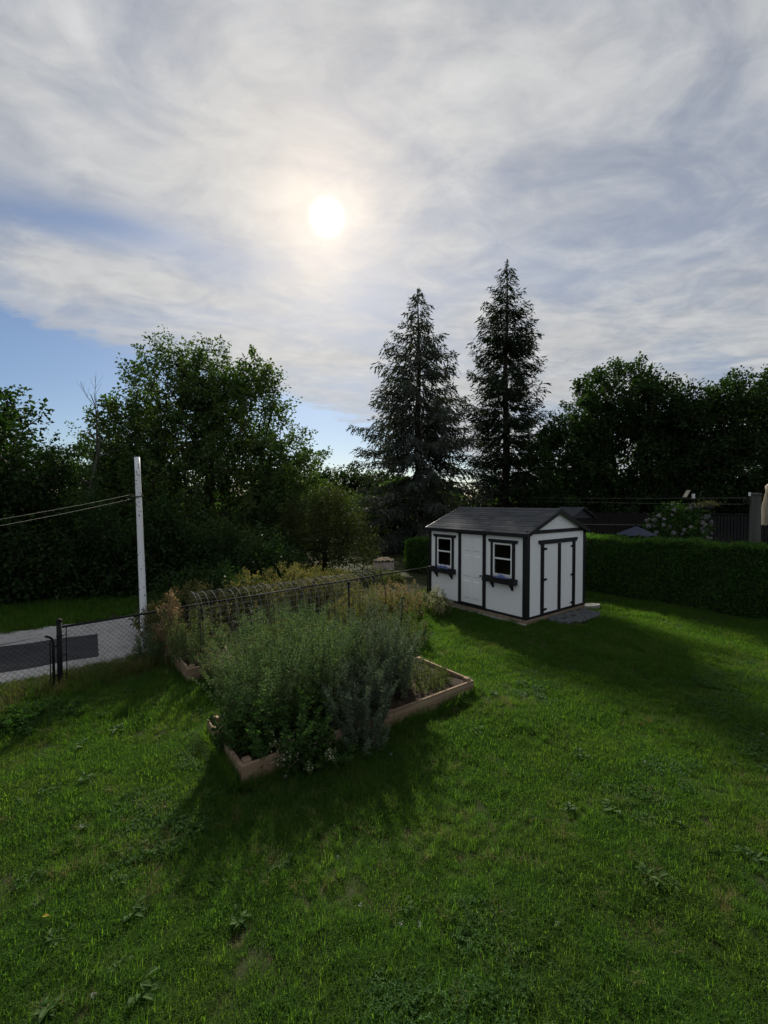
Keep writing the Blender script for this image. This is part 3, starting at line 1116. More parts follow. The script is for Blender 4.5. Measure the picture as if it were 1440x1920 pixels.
# ------------------------------------------------------------------ clothesline poles and lines
def poles():
    p = empty('white_pole', (-5.52, 9.98, 0))
    tag(p, 'tall leaning white pole with peeling paint beside the drive', 'pole')
    n = 12
    tt = np.linspace(0, 1, n)
    pts = np.stack([-0.25 * tt, 0.22 * tt, -0.2 + 4.58 * tt], 1)
    MB().tube(pts, np.linspace(0.078, 0.058, n), 12).build('shaft', 'pole_white', p, True)
    # flaked patches of bare wood/metal on the camera side: thin raised chips
    rng = random.Random(11)
    for i in range(44):
        z = rng.choice((rng.uniform(3.1, 4.3), rng.uniform(3.3, 4.25), rng.uniform(0.4, 3.2)))
        t = (z + 0.2) / 4.58
        r = 0.078 + (0.058 - 0.078) * t
        a = rng.uniform(-2.6, -0.5)
        cx, cy = -0.25 * t + r * math.cos(a), 0.22 * t + r * math.sin(a)
        s = rng.uniform(0.012, 0.036)
        ta = (-math.sin(a), math.cos(a))
        hh = s * rng.uniform(0.7, 1.8)
        v = [(cx - ta[0] * s * .5, cy - ta[1] * s * .5, z), (cx, cy, z - hh * .5), (cx + ta[0] * s * .5, cy + ta[1] * s * .5, z + hh * .1), (cx, cy, z + hh * .5)]
        o = np.array([math.cos(a), math.sin(a), 0]) * 0.0035
        v = np.array(v) + o
        MB().add(v, [(0, 1, 2, 3)]).add(v - o * 0.9, [(3, 2, 1, 0)]).build('paint_chip', 'rusty', p)
    z = 3.47
    t = (z + 0.2) / 4.58
    cx, cy = -0.25 * t, 0.22 * t
    ring = [(cx + 0.075 * math.cos(a), cy + 0.075 * math.sin(a), z + 0.01 * math.sin(a)) for a in np.linspace(0, 2 * math.pi, 14)]
    MB().tube(ring, 0.012, 6).tube([(cx + 0.07, cy - 0.02, z), (cx + 0.11, cy - 0.04, z + 0.06), (cx + 0.06, cy - 0.06, z + 0.09)], 0.009, 6).build('strap', 'rusty', p, True)
    # pulley on the left side
    pul = [(cx - 0.14 + 0.06 * math.cos(a), cy - 0.1 + 0.02 * math.cos(a), z - 0.02 + 0.06 * math.sin(a)) for a in np.linspace(0, 2 * math.pi, 14)]
    MB().tube(pul, 0.010, 6).tube([(cx - 0.02, cy - 0.03, z), (cx - 0.14, cy - 0.1, z - 0.02)], 0.009, 5).build('pulley', 'rusty', p, True)
    sx, sy, sz = -5.52 + cx - 0.14, 9.98 + cy - 0.1, z - 0.02
    c = empty('clothesline', (sx, sy, sz))
    tag(c, 'double clothesline running left from the white pole', 'clothesline')
    ex, ey, ez = -6.3, 2.4, 2.62
    for dz, dx in ((0.05, 0.0), (-0.05, 0.02)):
        tt = np.linspace(0, 1, 24)
        pts = np.stack([(ex - sx) * tt + dx * tt, (ey - sy) * tt, dz + (ez - sz) * tt - 0.35 * tt * (1 - tt)], 1)
        MB().tube(pts, 0.0030, 5).build('line', 'rope', c)
    # right: thick grey post behind the hedge
    q = empty('clothesline_post', (11.62, 13.62, 0))
    tag(q, 'thick weathered grey post with a pulley behind the hedge', 'post')
    MB().lathe([(0.150, -0.1), (0.147, 1.5), (0.138, 3.52), (0.138, 3.54)], 18).build('shaft', 'grey_wood', q, True)
    MB().lathe([(0.155, 3.541), (0.160, 3.56), (0.155, 3.60), (0.02, 3.62)], 18).build('post_cap', 'grey_wood', q, True)
    px, py, pz = -0.26, 0.02, 3.36
    ring = [(px + 0.10 * math.cos(a), py, pz + 0.10 * math.sin(a)) for a in np.linspace(0, 2 * math.pi, 18)]
    MB().tube(ring, 0.014, 6).tube([(px, py, pz), (-0.13, 0, pz)], 0.014, 6).tube([(px - .09, py, pz), (px + .09, py, pz)], 0.008, 4).tube([(px, py, pz - .09), (px, py, pz + .09)], 0.008, 4).build('pulley', 'rusty', q, True)
    box('tag_plate', 'vinyl', q, -0.235, -0.165, -0.02, -0.008, 3.52, 3.63)
    c2 = empty('clothesline', (11.36, 13.64, 3.36))
    tag(c2, 'double clothesline strung over the hedge from grey post to spruce', 'clothesline')
    ex, ey, ez = 8.1, 29.75, 3.55
    for dz in (0.10, -0.10):
        tt = np.linspace(0, 1, 24)
        pts = np.stack([(ex - 11.36) * tt, (ey - 13.64) * tt, dz + (ez - 3.36) * tt - 0.18 * tt * (1 - tt)], 1)
        MB().tube(pts, 0.0040, 5).build('line', 'rope', c2)


poles()


# ------------------------------------------------------------------ trees
def skeleton(root_pts, root_r, targets, rng, tip_r=0.006, power=2.3):
    """grow limbs from a trunk polyline to all targets; returns MB of tubes"""
    pts = [np.asarray(p, float) for p in root_pts]
    par = [-1] + list(range(len(pts) - 1))
    base = pts[0]
    order = np.argsort(np.linalg.norm(targets - np.asarray(root_pts[-1]) * [1, 1, 0.9], axis=1))
    fork0 = max(1, int(len(pts) * 0.3))
    for i in order:
        t = targets[i]
        A = np.array(pts[fork0:])
        d = t - A
        dist = np.linalg.norm(d, axis=1)
        rise = d[:, 2] / (dist + 1e-6)
        cost = dist * (1.0 + 0.7 * np.clip(0.25 - rise, 0, 2))
        j = int(np.argmin(cost)) + fork0
        p0 = pts[j]
        if dist[j - fork0] > 1.2:
            m = (p0 + t) / 2 + rng.normal(size=3) * 0.10 * dist[j - fork0] + np.array([0, 0, -0.05 * dist[j - fork0]])
            pts.append(m)
            par.append(j)
            j = len(pts) - 1
        pts.append(t)
        par.append(j)
    n = len(pts)
    w = np.full(n, tip_r ** power)
    for i in range(n - 1, 0, -1):
        w[par[i]] += w[i] if par[i] >= 0 else 0
    rad = w ** (1 / power)
    rad *= min(1.0, 1.0) * (root_r / rad[0])
    rad = np.maximum(rad, tip_r)
    mb = MB()
    nr = len(root_pts)
    mb.tube(np.array(pts[:nr]), [max(rad[i], root_r * (1 - 0.75 * i / nr)) for i in range(nr)], 9)
    for i in range(nr, n):
        j = par[i]
        mb.tube(np.array([pts[j], pts[i]]), [max(min(rad[j], rad[i] * 1.5), tip_r), rad[i]], 4, cap=False)
    return mb


def sample_lobes(lobes, n, rng, shell=0.55):
    out = []
    vol = np.array([r[0] * r[1] * r[2] for c, r in lobes]) ** 0.75
    pick = rng.choice(len(lobes), size=n * 3, p=vol / vol.sum())
    for i in pick:
        c, r = lobes[i]
        d = unit(rng.normal(size=3))
        rad = shell + (1 - shell) * rng.random() ** 0.6 if rng.random() < 0.8 else rng.random() ** (1 / 3) * shell
        p = np.array(c) + d * rad * np.array(r)
        inside = False
        for k2, (c2, r2) in enumerate(lobes):
            if k2 != i and np.sum(((p - c2) / (np.array(r2) * 0.62)) ** 2) < 1:
                inside = True
                break
        if inside and rng.random() < 0.7:
            continue
        out.append((p, d, i))
        if len(out) >= n:
            break
    return np.array([o[0] for o in out]), np.array([o[1] for o in out])


def foliage_arrays(cent, outd, rng, per, spray, llen, lwid, upw=0.5, droop=0.25, spread=0.22):
    n = len(cent)
    ax = unit(outd + np.array([0, 0, upw]) + rng.normal(size=(n, 3)) * 0.35)
    idx = np.repeat(np.arange(n), per)
    t = rng.random(len(idx)) ** 0.8
    sc = rng.uniform(0.6, 1.25, n)[idx]
    off = rng.normal(size=(len(idx), 3)) * spread * (1.15 - 0.75 * t)[:, None] * sc[:, None]
    pos = cent[idx] + ax[idx] * ((t - 0.45) * spray * sc)[:, None] + off
    pos[:, 2] -= droop * (off ** 2).sum(1)
    la = unit(ax[idx] * 0.5 + unit(off) * 0.9 + np.array([0, 0, -0.25]) + rng.normal(size=(len(idx), 3)) * 0.5)
    nr = unit(np.array([0, 0, 1.0]) + rng.normal(size=(len(idx), 3)) * 0.55)
    ll = llen * rng.uniform(0.45, 1.35, len(idx)) * rng.uniform(0.75, 1.2, n)[idx]
    return leaf_arrays(pos, la, nr, ll, ll * lwid)


def broadleaf(name, label, base, trunk_h, trunk_r, lobes, n_cl, per, leafmat, bark='bark', seed=1, llen=0.16, lwid=0.75, spray=0.9,
              spread=0.24, upw=0.5, group=None, cat='tree', lean=(0, 0), shell=0.55):
    rng = np.random.default_rng(seed)
    base = np.array([base[0], base[1], float(hgt(base[0], base[1])) - 0.1])
    t = empty(name, tuple(base))
    tag(t, label, cat, group)
    lob = [(np.array(c, float) - base, np.array(r, float)) for c, r in lobes]
    cent, outd = sample_lobes(lob, n_cl, rng, shell)
    keep = cent[:, 2] > 0.25
    cent, outd = cent[keep], outd[keep]
    tp = [np.array([lean[0] * s + rng.normal() * 0.04 * s * trunk_h, lean[1] * s + rng.normal() * 0.04 * s * trunk_h, trunk_h * s]) for s in np.linspace(0, 1, 6)]
    skeleton(tp, trunk_r, cent, rng).build('trunk', bark, t, True)
    v, f = foliage_arrays(cent, outd, rng, per, spray, llen, lwid, upw, spread=spread)
    ok = v.reshape(-1, 4, 3)[:, :, 2].min(1) > 0.12
    keepf = np.concatenate([ok, ok])
    mesh_np('crown', v, [f[keepf]], leafmat, t)
    return t


def spruce(name, label, base, h, half, z0, leafmat, seed, droop=0.35, prof=None, whorl=0.46, tip_up=0.25, trunk_r=0.28, dens=1.0, lmax=3.5, size=1.0):
    rng = np.random.default_rng(seed)
    bz = float(hgt(base[0], base[1])) - 0.1
    t = empty(name, (base[0], base[1], bz))
    tag(t, label, 'tree', 'tall spruces behind the shed')
    n = 14
    zz = np.linspace(0, h, n)
    tr = MB()
    tr.tube(np.stack([0.05 * np.sin(zz * 0.7 + seed), 0.05 * np.cos(zz * 0.5), zz], 1), np.maximum(trunk_r * (1 - zz / h) ** 0.8, 0.012), 10)
    P, A, N, LL = [], [], [], []
    z = z0
    while z < h - 0.12:
        f = (z - z0) / (h - z0)
        L0 = half * (prof(f) if prof else (1 - f) ** 0.85) + 0.12
        k = rng.integers(4, 7) if f < 0.9 else 4
        a0 = rng.random() * 6.28
        for b in range(k):
            az = a0 + b * 6.283 / k + rng.normal() * 0.25
            L = min(L0 * rng.uniform(0.55, 1.14), lmax) * (1.12 if rng.random() < 0.1 else 1)
            if rng.random() < 0.04:
                continue
            dirh = np.array([math.cos(az), math.sin(az), 0])
            m = max(5, int(L / 0.22))
            s = np.linspace(0, 1, m)
            dr = droop * (1 - 0.75 * f) * rng.uniform(0.7, 1.3)
            up0 = 0.28 * f
            path = dirh[None] * (s * L)[:, None]
            path[:, 2] = z + rng.normal() * 0.08 + L * (up0 * s - dr * s ** 1.4 + (tip_up + 0.3 * dr) * s ** 4 * 0.6)
            tr.tube(path, np.maximum(0.028 * (L / 3) ** 0.7 * (1 - s * 0.85), 0.005), 4, cap=False)
            side = np.array([-dirh[1], dirh[0], 0])
            # twigs
            nt = max(5, int(L / (0.068 * size) * dens))
            for q in range(nt):
                sp = 0.10 + 0.90 * (q + rng.random()) / nt
                p0 = np.array([np.interp(sp, s, path[:, c]) for c in range(3)])
                sg = 1 if q % 2 else -1
                tl = min(L * 0.40, 0.80 * size) * (1.05 - 0.75 * sp) * rng.uniform(0.6, 1.2) + 0.10
                td = unit(dirh * 0.75 + side * sg * rng.uniform(0.5, 1.0) + np.array([0, 0, rng.uniform(-1.0, -0.15) if droop > 0.3 else rng.uniform(-0.6, 0.05)]))
                nn = max(3, int(tl / (0.055 * size)))
                ts = np.linspace(0.05, 1, nn)
                pp = p0 + td[None] * (ts * tl)[:, None]
                pp[:, 2] -= 0.35 * tl * ts ** 2
                P.append(pp + rng.normal(size=(nn, 3)) * 0.012)
                dd = unit(td[None] + rng.normal(size=(nn, 3)) * 0.38 + np.array([0, 0, -0.15]))
                A.append(dd)
                N.append(unit(rng.normal(size=(nn, 3)) + np.array([0, 0, 0.6])))
                LL.append(np.full(nn, 0.23 * size) * rng.uniform(0.7, 1.2, nn))
        z += whorl * rng.uniform(0.6, 1.5) * (1 - 0.3 * f)
    # leader
    nn = 60
    zz2 = h - rng.random(nn) ** 1.5 * 0.9
    P.append(np.stack([rng.normal(size=nn) * 0.03, rng.normal(size=nn) * 0.03, zz2], 1))
    A.append(unit(rng.normal(size=(nn, 3)) * 0.7 + np.array([0, 0, 0.8])))
    N.append(rand_dirs(nn, rng))
    LL.append(np.full(nn, 0.2))
    tr.build('trunk', 'bark', t, True)
    P, A, N, LL = map(np.concatenate, (P, A, N, LL))
    leaf_mesh('crown', leafmat, t, P, A, N, LL, LL * 0.30, fold=0.15)
    return t


spruce('spruce_tree', 'broad grey-green spruce with drooping boughs, left of the tall pair', (2.36, 30.1), 17.95, 8.0, 1.2, 'spruce_needle', 5, size=1.32, whorl=0.56, lmax=4.6, trunk_r=0.34,
       droop=0.50, prof=lambda f: (1 - f) ** 1.0 * (0.6 + 0.4 * min(1, f / 0.2)))
spruce('spruce_tree', 'taller narrow dark spruce, right of the tall pair', (8.35, 30.0), 19.75, 5.2, 1.0, 'dark_needle', 9, size=1.2, whorl=0.52,
       droop=0.20, prof=lambda f: min(0.72, 0.95 * (1 - f) ** 0.72) * (0.9 + 0.1 * math.sin(f * 20)), tip_up=0.40, dens=1.0, lmax=3.5, trunk_r=0.34)

broadleaf('maple_tree', 'large spreading maple behind the white pole with ragged top shoots', (-10.2, 25.3), 6.5, 0.32,
          [((-11.88, 25.0, 8.16), (2.62, 2.88, 4.12)), ((-7.62, 25.0, 7.41), (2.25, 2.62, 3.88)), ((-14.62, 25.0, 5.91), (2.25, 2.5, 3.62)), ((-5.38, 25.25, 4.91), (1.88, 2.25, 2.38)), ((-10.0, 24.38, 3.66), (5.0, 3.75, 3.75)), ((-13.75, 24.25, 2.66), (3.0, 3.0, 3.25)), ((-9.75, 25.0, 9.54), (1.75, 2.12, 2.5)), ((-6.12, 23.62, 1.66), (2.12, 1.88, 2.25)), ((-11.5, 25.0, 10.79), (1.0, 1.12, 1.88)), ((-7.5, 25.0, 10.29), (1.0, 1.12, 1.38))],
          1450, 74, 'maple_leaf', seed=3, llen=0.17, spray=1.5, spread=0.22, upw=0.9)
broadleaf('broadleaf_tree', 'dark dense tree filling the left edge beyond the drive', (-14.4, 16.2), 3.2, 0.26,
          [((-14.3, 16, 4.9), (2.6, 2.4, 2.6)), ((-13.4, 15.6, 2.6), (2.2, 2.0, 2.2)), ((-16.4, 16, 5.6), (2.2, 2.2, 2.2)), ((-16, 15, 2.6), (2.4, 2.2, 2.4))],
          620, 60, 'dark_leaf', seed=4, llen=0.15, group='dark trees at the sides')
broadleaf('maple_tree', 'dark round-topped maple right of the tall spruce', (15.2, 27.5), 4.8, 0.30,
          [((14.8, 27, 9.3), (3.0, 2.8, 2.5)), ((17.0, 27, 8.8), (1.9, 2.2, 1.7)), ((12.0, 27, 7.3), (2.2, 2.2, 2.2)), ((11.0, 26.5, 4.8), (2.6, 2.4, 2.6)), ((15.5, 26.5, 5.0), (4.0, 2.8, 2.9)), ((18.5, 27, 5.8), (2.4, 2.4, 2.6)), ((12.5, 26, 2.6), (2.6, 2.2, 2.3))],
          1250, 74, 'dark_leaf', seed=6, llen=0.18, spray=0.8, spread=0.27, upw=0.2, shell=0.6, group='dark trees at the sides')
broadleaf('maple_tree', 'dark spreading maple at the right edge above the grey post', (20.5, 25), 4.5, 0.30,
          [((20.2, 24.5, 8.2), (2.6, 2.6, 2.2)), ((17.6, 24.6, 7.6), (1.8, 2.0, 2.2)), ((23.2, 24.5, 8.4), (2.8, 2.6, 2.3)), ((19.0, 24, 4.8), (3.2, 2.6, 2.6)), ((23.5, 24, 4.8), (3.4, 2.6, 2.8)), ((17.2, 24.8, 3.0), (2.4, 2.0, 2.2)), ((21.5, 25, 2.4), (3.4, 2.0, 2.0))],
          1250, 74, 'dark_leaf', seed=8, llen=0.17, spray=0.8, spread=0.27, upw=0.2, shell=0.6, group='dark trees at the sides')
# middle ground between maple and spruce
broadleaf('dogwood_shrub', 'rounded yellow-green shrub between the maple and the broad spruce', (-2.9, 21.2), 1.6, 0.10,
          [((-3.1, 21.2, 2.0), (2.0, 1.8, 1.9)), ((-1.7, 21.0, 1.3), (1.4, 1.4, 1.3)), ((-4.2, 21.3, 1.5), (1.4, 1.4, 1.5)), ((-2.5, 20.8, 3.0), (1.1, 1.1, 0.8))],
          420, 60, 'shrub_leaf', seed=12, llen=0.12, lwid=0.5, spray=0.9, upw=0.2, cat='shrub')
broadleaf('small_tree', 'low leafy tree far behind the foot of the broad spruce', (1.2, 34.0), 2.6, 0.12,
          [((0.2, 34, 2.2), (2.4, 1.8, 2.3)), ((3.0, 34, 1.9), (2.3, 1.8, 2.1)), ((-1.8, 34.3, 1.8), (2.0, 1.8, 2.1)), ((5.6, 34.2, 1.9), (2.2, 1.7, 2.1)), ((8.6, 34.2, 1.8), (2.2, 1.7, 2.0))],
          640, 54, 'maple_leaf', seed=13, llen=0.18, upw=0.2)
broadleaf('far_tree', 'far rounded tree seen low between the maple and spruce', (-4.6, 45), 4.0, 0.25,
          [((-4.4, 45, 4.4), (3.0, 2.5, 2.5)), ((-7.6, 45, 4.0), (2.6, 2.5, 2.6)), ((-1.2, 45.5, 3.8), (2.6, 2.5, 2.5))],
          420, 50, 'dark_leaf', seed=14, llen=0.26, spray=0.9, spread=0.4, upw=0.2)
broadleaf('far_tree', 'far leafy tree glimpsed through the gap left of the maple', (-18.6, 27), 3.6, 0.2,
          [((-18.4, 27, 4.4), (2.4, 2.2, 2.2)), ((-16.2, 27.4, 3.6), (2.2, 2.0, 2.2)), ((-21.2, 27, 3.8), (2.4, 2.2, 2.6)), ((-17.0, 26.8, 5.8), (1.2, 1.2, 0.9))],
          420, 46, 'maple_leaf', seed=15, llen=0.18, upw=0.4)
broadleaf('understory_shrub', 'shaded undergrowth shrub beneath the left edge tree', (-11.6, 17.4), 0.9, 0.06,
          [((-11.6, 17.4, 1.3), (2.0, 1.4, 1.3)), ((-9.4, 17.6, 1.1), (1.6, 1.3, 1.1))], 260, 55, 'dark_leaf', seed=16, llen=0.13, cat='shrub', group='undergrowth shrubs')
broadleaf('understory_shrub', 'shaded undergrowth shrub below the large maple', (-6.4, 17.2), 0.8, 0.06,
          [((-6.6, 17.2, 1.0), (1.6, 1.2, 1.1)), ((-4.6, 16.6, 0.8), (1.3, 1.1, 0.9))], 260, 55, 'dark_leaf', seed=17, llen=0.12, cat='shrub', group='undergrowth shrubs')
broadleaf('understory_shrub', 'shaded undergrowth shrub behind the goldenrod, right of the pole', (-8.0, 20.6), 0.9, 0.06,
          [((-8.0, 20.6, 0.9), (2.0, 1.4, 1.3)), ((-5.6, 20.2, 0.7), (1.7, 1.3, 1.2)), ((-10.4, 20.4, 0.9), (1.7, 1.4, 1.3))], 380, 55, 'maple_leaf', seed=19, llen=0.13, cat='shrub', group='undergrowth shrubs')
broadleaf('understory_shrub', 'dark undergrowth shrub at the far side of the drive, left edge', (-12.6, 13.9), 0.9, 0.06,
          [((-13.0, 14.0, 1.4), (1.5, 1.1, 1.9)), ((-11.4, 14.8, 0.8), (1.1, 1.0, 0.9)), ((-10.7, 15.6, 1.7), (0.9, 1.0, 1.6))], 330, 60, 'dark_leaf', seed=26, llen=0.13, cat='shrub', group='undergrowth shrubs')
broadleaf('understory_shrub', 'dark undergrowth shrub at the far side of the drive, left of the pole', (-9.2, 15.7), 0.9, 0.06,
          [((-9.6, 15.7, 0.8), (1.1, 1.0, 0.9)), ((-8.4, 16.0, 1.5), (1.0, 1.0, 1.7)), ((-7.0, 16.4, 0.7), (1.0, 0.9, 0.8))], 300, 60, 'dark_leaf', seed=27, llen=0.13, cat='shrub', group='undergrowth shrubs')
broadleaf('drive_shrub', 'dark drooping shrub beside the drive, right of the pole base', (-5.35, 11.6), 0.8, 0.05,
          [((-5.2, 11.4, 0.75), (1.0, 0.8, 0.7)), ((-4.2, 11.9, 0.8), (0.9, 0.8, 0.8)), ((-5.5, 11.0, 0.5), (0.6, 0.5, 0.4))], 200, 42, 'dark_leaf', seed=18, llen=0.11, lwid=0.4, spray=0.6, spread=0.12, upw=0.0, cat='shrub')


def bare_tree():
    rng = np.random.default_rng(21)
    b = (-15.6, 21.8)
    t = empty('bare_tree', (b[0], b[1], 0))
    tag(t, 'thin leafless tree standing in the gap left of the maple', 'tree')
    mb = MB()
    def grow(p, d, L, r, lev):
        m = 5
        pts = [p]
        for i in range(m):
            d = unit(d + rng.normal(size=3) * 0.10 + np.array([0, 0, 0.05]))
            pts.append(pts[-1] + d * L / m)
        mb.tube(np.array(pts), np.linspace(r, r * 0.45, m + 1), 5 if lev < 2 else 3, cap=False)
        if lev >= 3:
            return
        for i in range(7 if lev == 0 else 5):
            s = rng.uniform(0.35, 1.0)
            q = pts[min(m, int(s * m))]
            nd = unit(d + rng.normal(size=3) * 0.55 + np.array([0, 0, 0.25]))
            grow(q, nd, L * rng.uniform(0.3, 0.5), r * 0.42, lev + 1)
    grow(np.zeros(3), np.array([0, 0, 1.0]), 7.2, 0.10, 0)
    mb.build('trunk', 'bark_grey', t, True)


bare_tree()


def far_woods():
    rng = np.random.default_rng(30)
    n = 5200
    a = rng.uniform(-1.15, 1.15, n)
    d = rng.uniform(52, 78, n)
    x, y = d * np.sin(a), d * np.cos(a)
    hmax = 5.2 + 1.6 * np.sin(a * 23) + 1.1 * np.sin(a * 51 + 1)
    z = rng.random(n) ** 0.7 * hmax - 0.4
    c = np.stack([x, y, z], 1)
    v, f = foliage_arrays(c, rand_dirs(n, rng), rng, 14, 1.6, 0.85, 0.75, 0.2, spread=0.8)
    o = mesh_np('far_woods', v, [f], 'dark_leaf')
    tag(o, 'distant dark woodland along the horizon behind the trees', 'woods', kind='stuff')


far_woods()


# ------------------------------------------------------------------ hedge
def hedge(name, label, p0, p1, thick, h0, h1, n, seed, mat='hedge_leaf', round_=0.12):
    """clipped hedge: leafy skin over a dense twiggy core; p0->p1 is the front foot line, thickness to its right"""
    rng = np.random.default_rng(seed)
    p0, p1 = np.array(p0, float), np.array(p1, float)
    L = np.linalg.norm(p1 - p0)
    d = (p1 - p0) / L
    az = math.atan2(d[1], d[0])
    t = empty(name, (p0[0], p0[1], float(hgt(*p0))), az)
    tag(t, label, 'hedge')
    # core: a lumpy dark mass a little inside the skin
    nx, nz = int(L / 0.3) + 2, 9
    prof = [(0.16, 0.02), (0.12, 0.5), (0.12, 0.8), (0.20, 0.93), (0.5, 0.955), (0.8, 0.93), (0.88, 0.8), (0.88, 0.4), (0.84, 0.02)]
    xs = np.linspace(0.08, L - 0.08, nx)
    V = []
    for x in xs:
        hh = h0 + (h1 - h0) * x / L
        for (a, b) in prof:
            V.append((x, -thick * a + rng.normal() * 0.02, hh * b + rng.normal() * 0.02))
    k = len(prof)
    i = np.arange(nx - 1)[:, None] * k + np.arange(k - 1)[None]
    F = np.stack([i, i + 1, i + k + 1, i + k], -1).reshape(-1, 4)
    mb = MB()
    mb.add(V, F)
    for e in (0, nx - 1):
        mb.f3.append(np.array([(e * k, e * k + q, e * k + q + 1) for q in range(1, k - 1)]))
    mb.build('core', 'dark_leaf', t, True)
    # skin leaves
    per = np.array([h0, thick, h0])
    pick = rng.random(n)
    x = rng.random(n) * L
    hh = h0 + (h1 - h0) * x / L
    bump = 0.05 * np.sin(x * 2.3 + 1) + 0.04 * np.sin(x * 5.1) + 0.03 * np.sin(x * 11)
    hh = hh + bump * 0.7
    y = np.empty(n)
    z = np.empty(n)
    nr = np.zeros((n, 3))
    fr = pick < 0.50
    tp = (pick >= 0.50) & (pick < 0.80)
    bk = (pick >= 0.80) & (pick < 0.93)
    en = pick >= 0.93
    q = rng.random(n)
    z[fr] = q[fr] ** 0.9 * hh[fr]
    y[fr] = -0.03 - rng.random(fr.sum()) * 0.12
    nr[fr] = (0, 1, 0.25)
    y[tp] = -q[tp] * thick
    z[tp] = hh[tp] - rng.random(tp.sum()) * 0.12
    nr[tp] = (0, 0.1, 1)
    z[bk] = q[bk] * hh[bk]
    y[bk] = -thick + rng.random(bk.sum()) * 0.12
    nr[bk] = (0, -1, 0.25)
    x[en] = np.where(rng.random(en.sum()) < 0.5, rng.random(en.sum()) * 0.1, L - rng.random(en.sum()) * 0.1)
    z[en] = q[en] * hh[en]
    y[en] = -rng.random(en.sum()) * thick
    nr[en] = (0, 0, 0.4)
    # rounded shoulders
    sh = np.clip((z - (hh - 0.22)) / 0.22, 0, 1) ** 2 * round_
    y = np.where(fr, y - sh, y)
    y = np.where(bk, y + sh, y)
    y += 0.05 * np.sin(x * 3.1 + z * 2.7) * fr
    pos = np.stack([x, y, z], 1)
    ax = unit(nr * 0.7 + rng.normal(size=(n, 3)) * 0.6 + np.array([0, 0, 0.45]))
    no = unit(rng.normal(size=(n, 3)) + nr * 0.3)
    ll = rng.uniform(0.07, 0.15, n)
    # whips that stick out of the top
    m = int(L * 16)
    wx = rng.random(m) * L
    wh = h0 + (h1 - h0) * wx / L
    wy = -rng.random(m) * thick
    per_w = 9
    ii = np.repeat(np.arange(m), per_w)
    hq = rng.random(m * per_w) * (0.05 + 0.14 * rng.random(m) ** 2)[ii]
    wp = np.stack([wx[ii] + rng.normal(size=m * per_w) * 0.02, wy[ii] + rng.normal(size=m * per_w) * 0.02, wh[ii] - 0.03 + hq], 1)
    pos = np.concatenate([pos, wp])
    ax = np.concatenate([ax, unit(rng.normal(size=wp.shape) * 0.5 + np.array([0, 0, 0.8]))])
    no = np.concatenate([no, unit(rng.normal(size=wp.shape))])
    ll = np.concatenate([ll, rng.uniform(0.05, 0.10, len(wp))])
    o = leaf_mesh('foliage', mat, t, pos, ax, no, ll, ll * 0.42)
    return t


hedge('cedar_hedge', 'long clipped green cedar hedge running right of the shed', (12.9, 9.5), (5.35, 18.35), 1.15, 2.10, 2.0, 34000, 41)
hedge('cedar_shrub', 'short clipped cedar block just left of the shed roof', (2.55, 19.6), (1.0, 21.2), 1.0, 1.65, 1.5, 7000, 42)


# ------------------------------------------------------------------ neighbours' things behind the hedge
def board_fence(name, label, p0, p1, h, mat, bw=0.14, gap=0.012, rails=(0.35, 1.6), cap=None, picket=False):
    p0, p1 = np.array(p0, float), np.array(p1, float)
    L = float(np.linalg.norm(p1 - p0))
    az = math.atan2(p1[1] - p0[1], p1[0] - p0[0])
    t = empty(name, (p0[0], p0[1], 0), az)
    tag(t, label, 'fence')
    n = int(L / (bw + gap))
    src = None
    rng = random.Random(n)
    for i in range(n):
        if src is None:
            src = MB()
            if picket:
                src.prism([(0, 0.08), (bw, 0.08), (bw, h - 0.05), (bw / 2, h), (0, h - 0.05)], 'y', -0.012, 0.012)
            else:
                src.box(0, bw, -0.012, 0.012, 0.03, h)
            src = src.build('board', mat, t)
            o = src
        else:
            o = src.copy()
            COL.objects.link(o)
        o.location = (i * (bw + gap), rng.uniform(-0.004, 0.004), rng.uniform(-0.015, 0.01))
    for z in rails:
        box('rail', mat, t, 0, L, 0.018, 0.06, z, z + 0.09)
    k = int(L / 2.4) + 1
    for i in range(k + 1):
        x = min(L, i * L / k)
        box('post', mat, t, x - 0.05, x + 0.05, 0.062, 0.16, -0.1, h + 0.06)
    if cap:
        box('cap_rail', cap, t, -0.02, L + 0.02, -0.05, 0.1, h + 0.012, h + 0.045)
    return t


board_fence('wooden_fence', 'dark wooden board fence behind the shed roof', (8.2, 23.4), (15.4, 22.4), 2.75, 'dark_fence')
board_fence('wooden_fence', 'low dark wooden fence with cap coloured as sunlit just over the hedge', (8.0, 19.4), (12.2, 18.6), 2.30, 'dark_fence', cap='grey_wood')  # lit top rail: the light is put into the cap's paler wood
board_fence('picket_fence', 'black picket fence right of the white hydrangea', (14.0, 19.6), (17.5, 18.6), 2.75, 'black_fence', bw=0.09, gap=0.035, rails=(0.5, 2.3), picket=True, cap='black_fence')


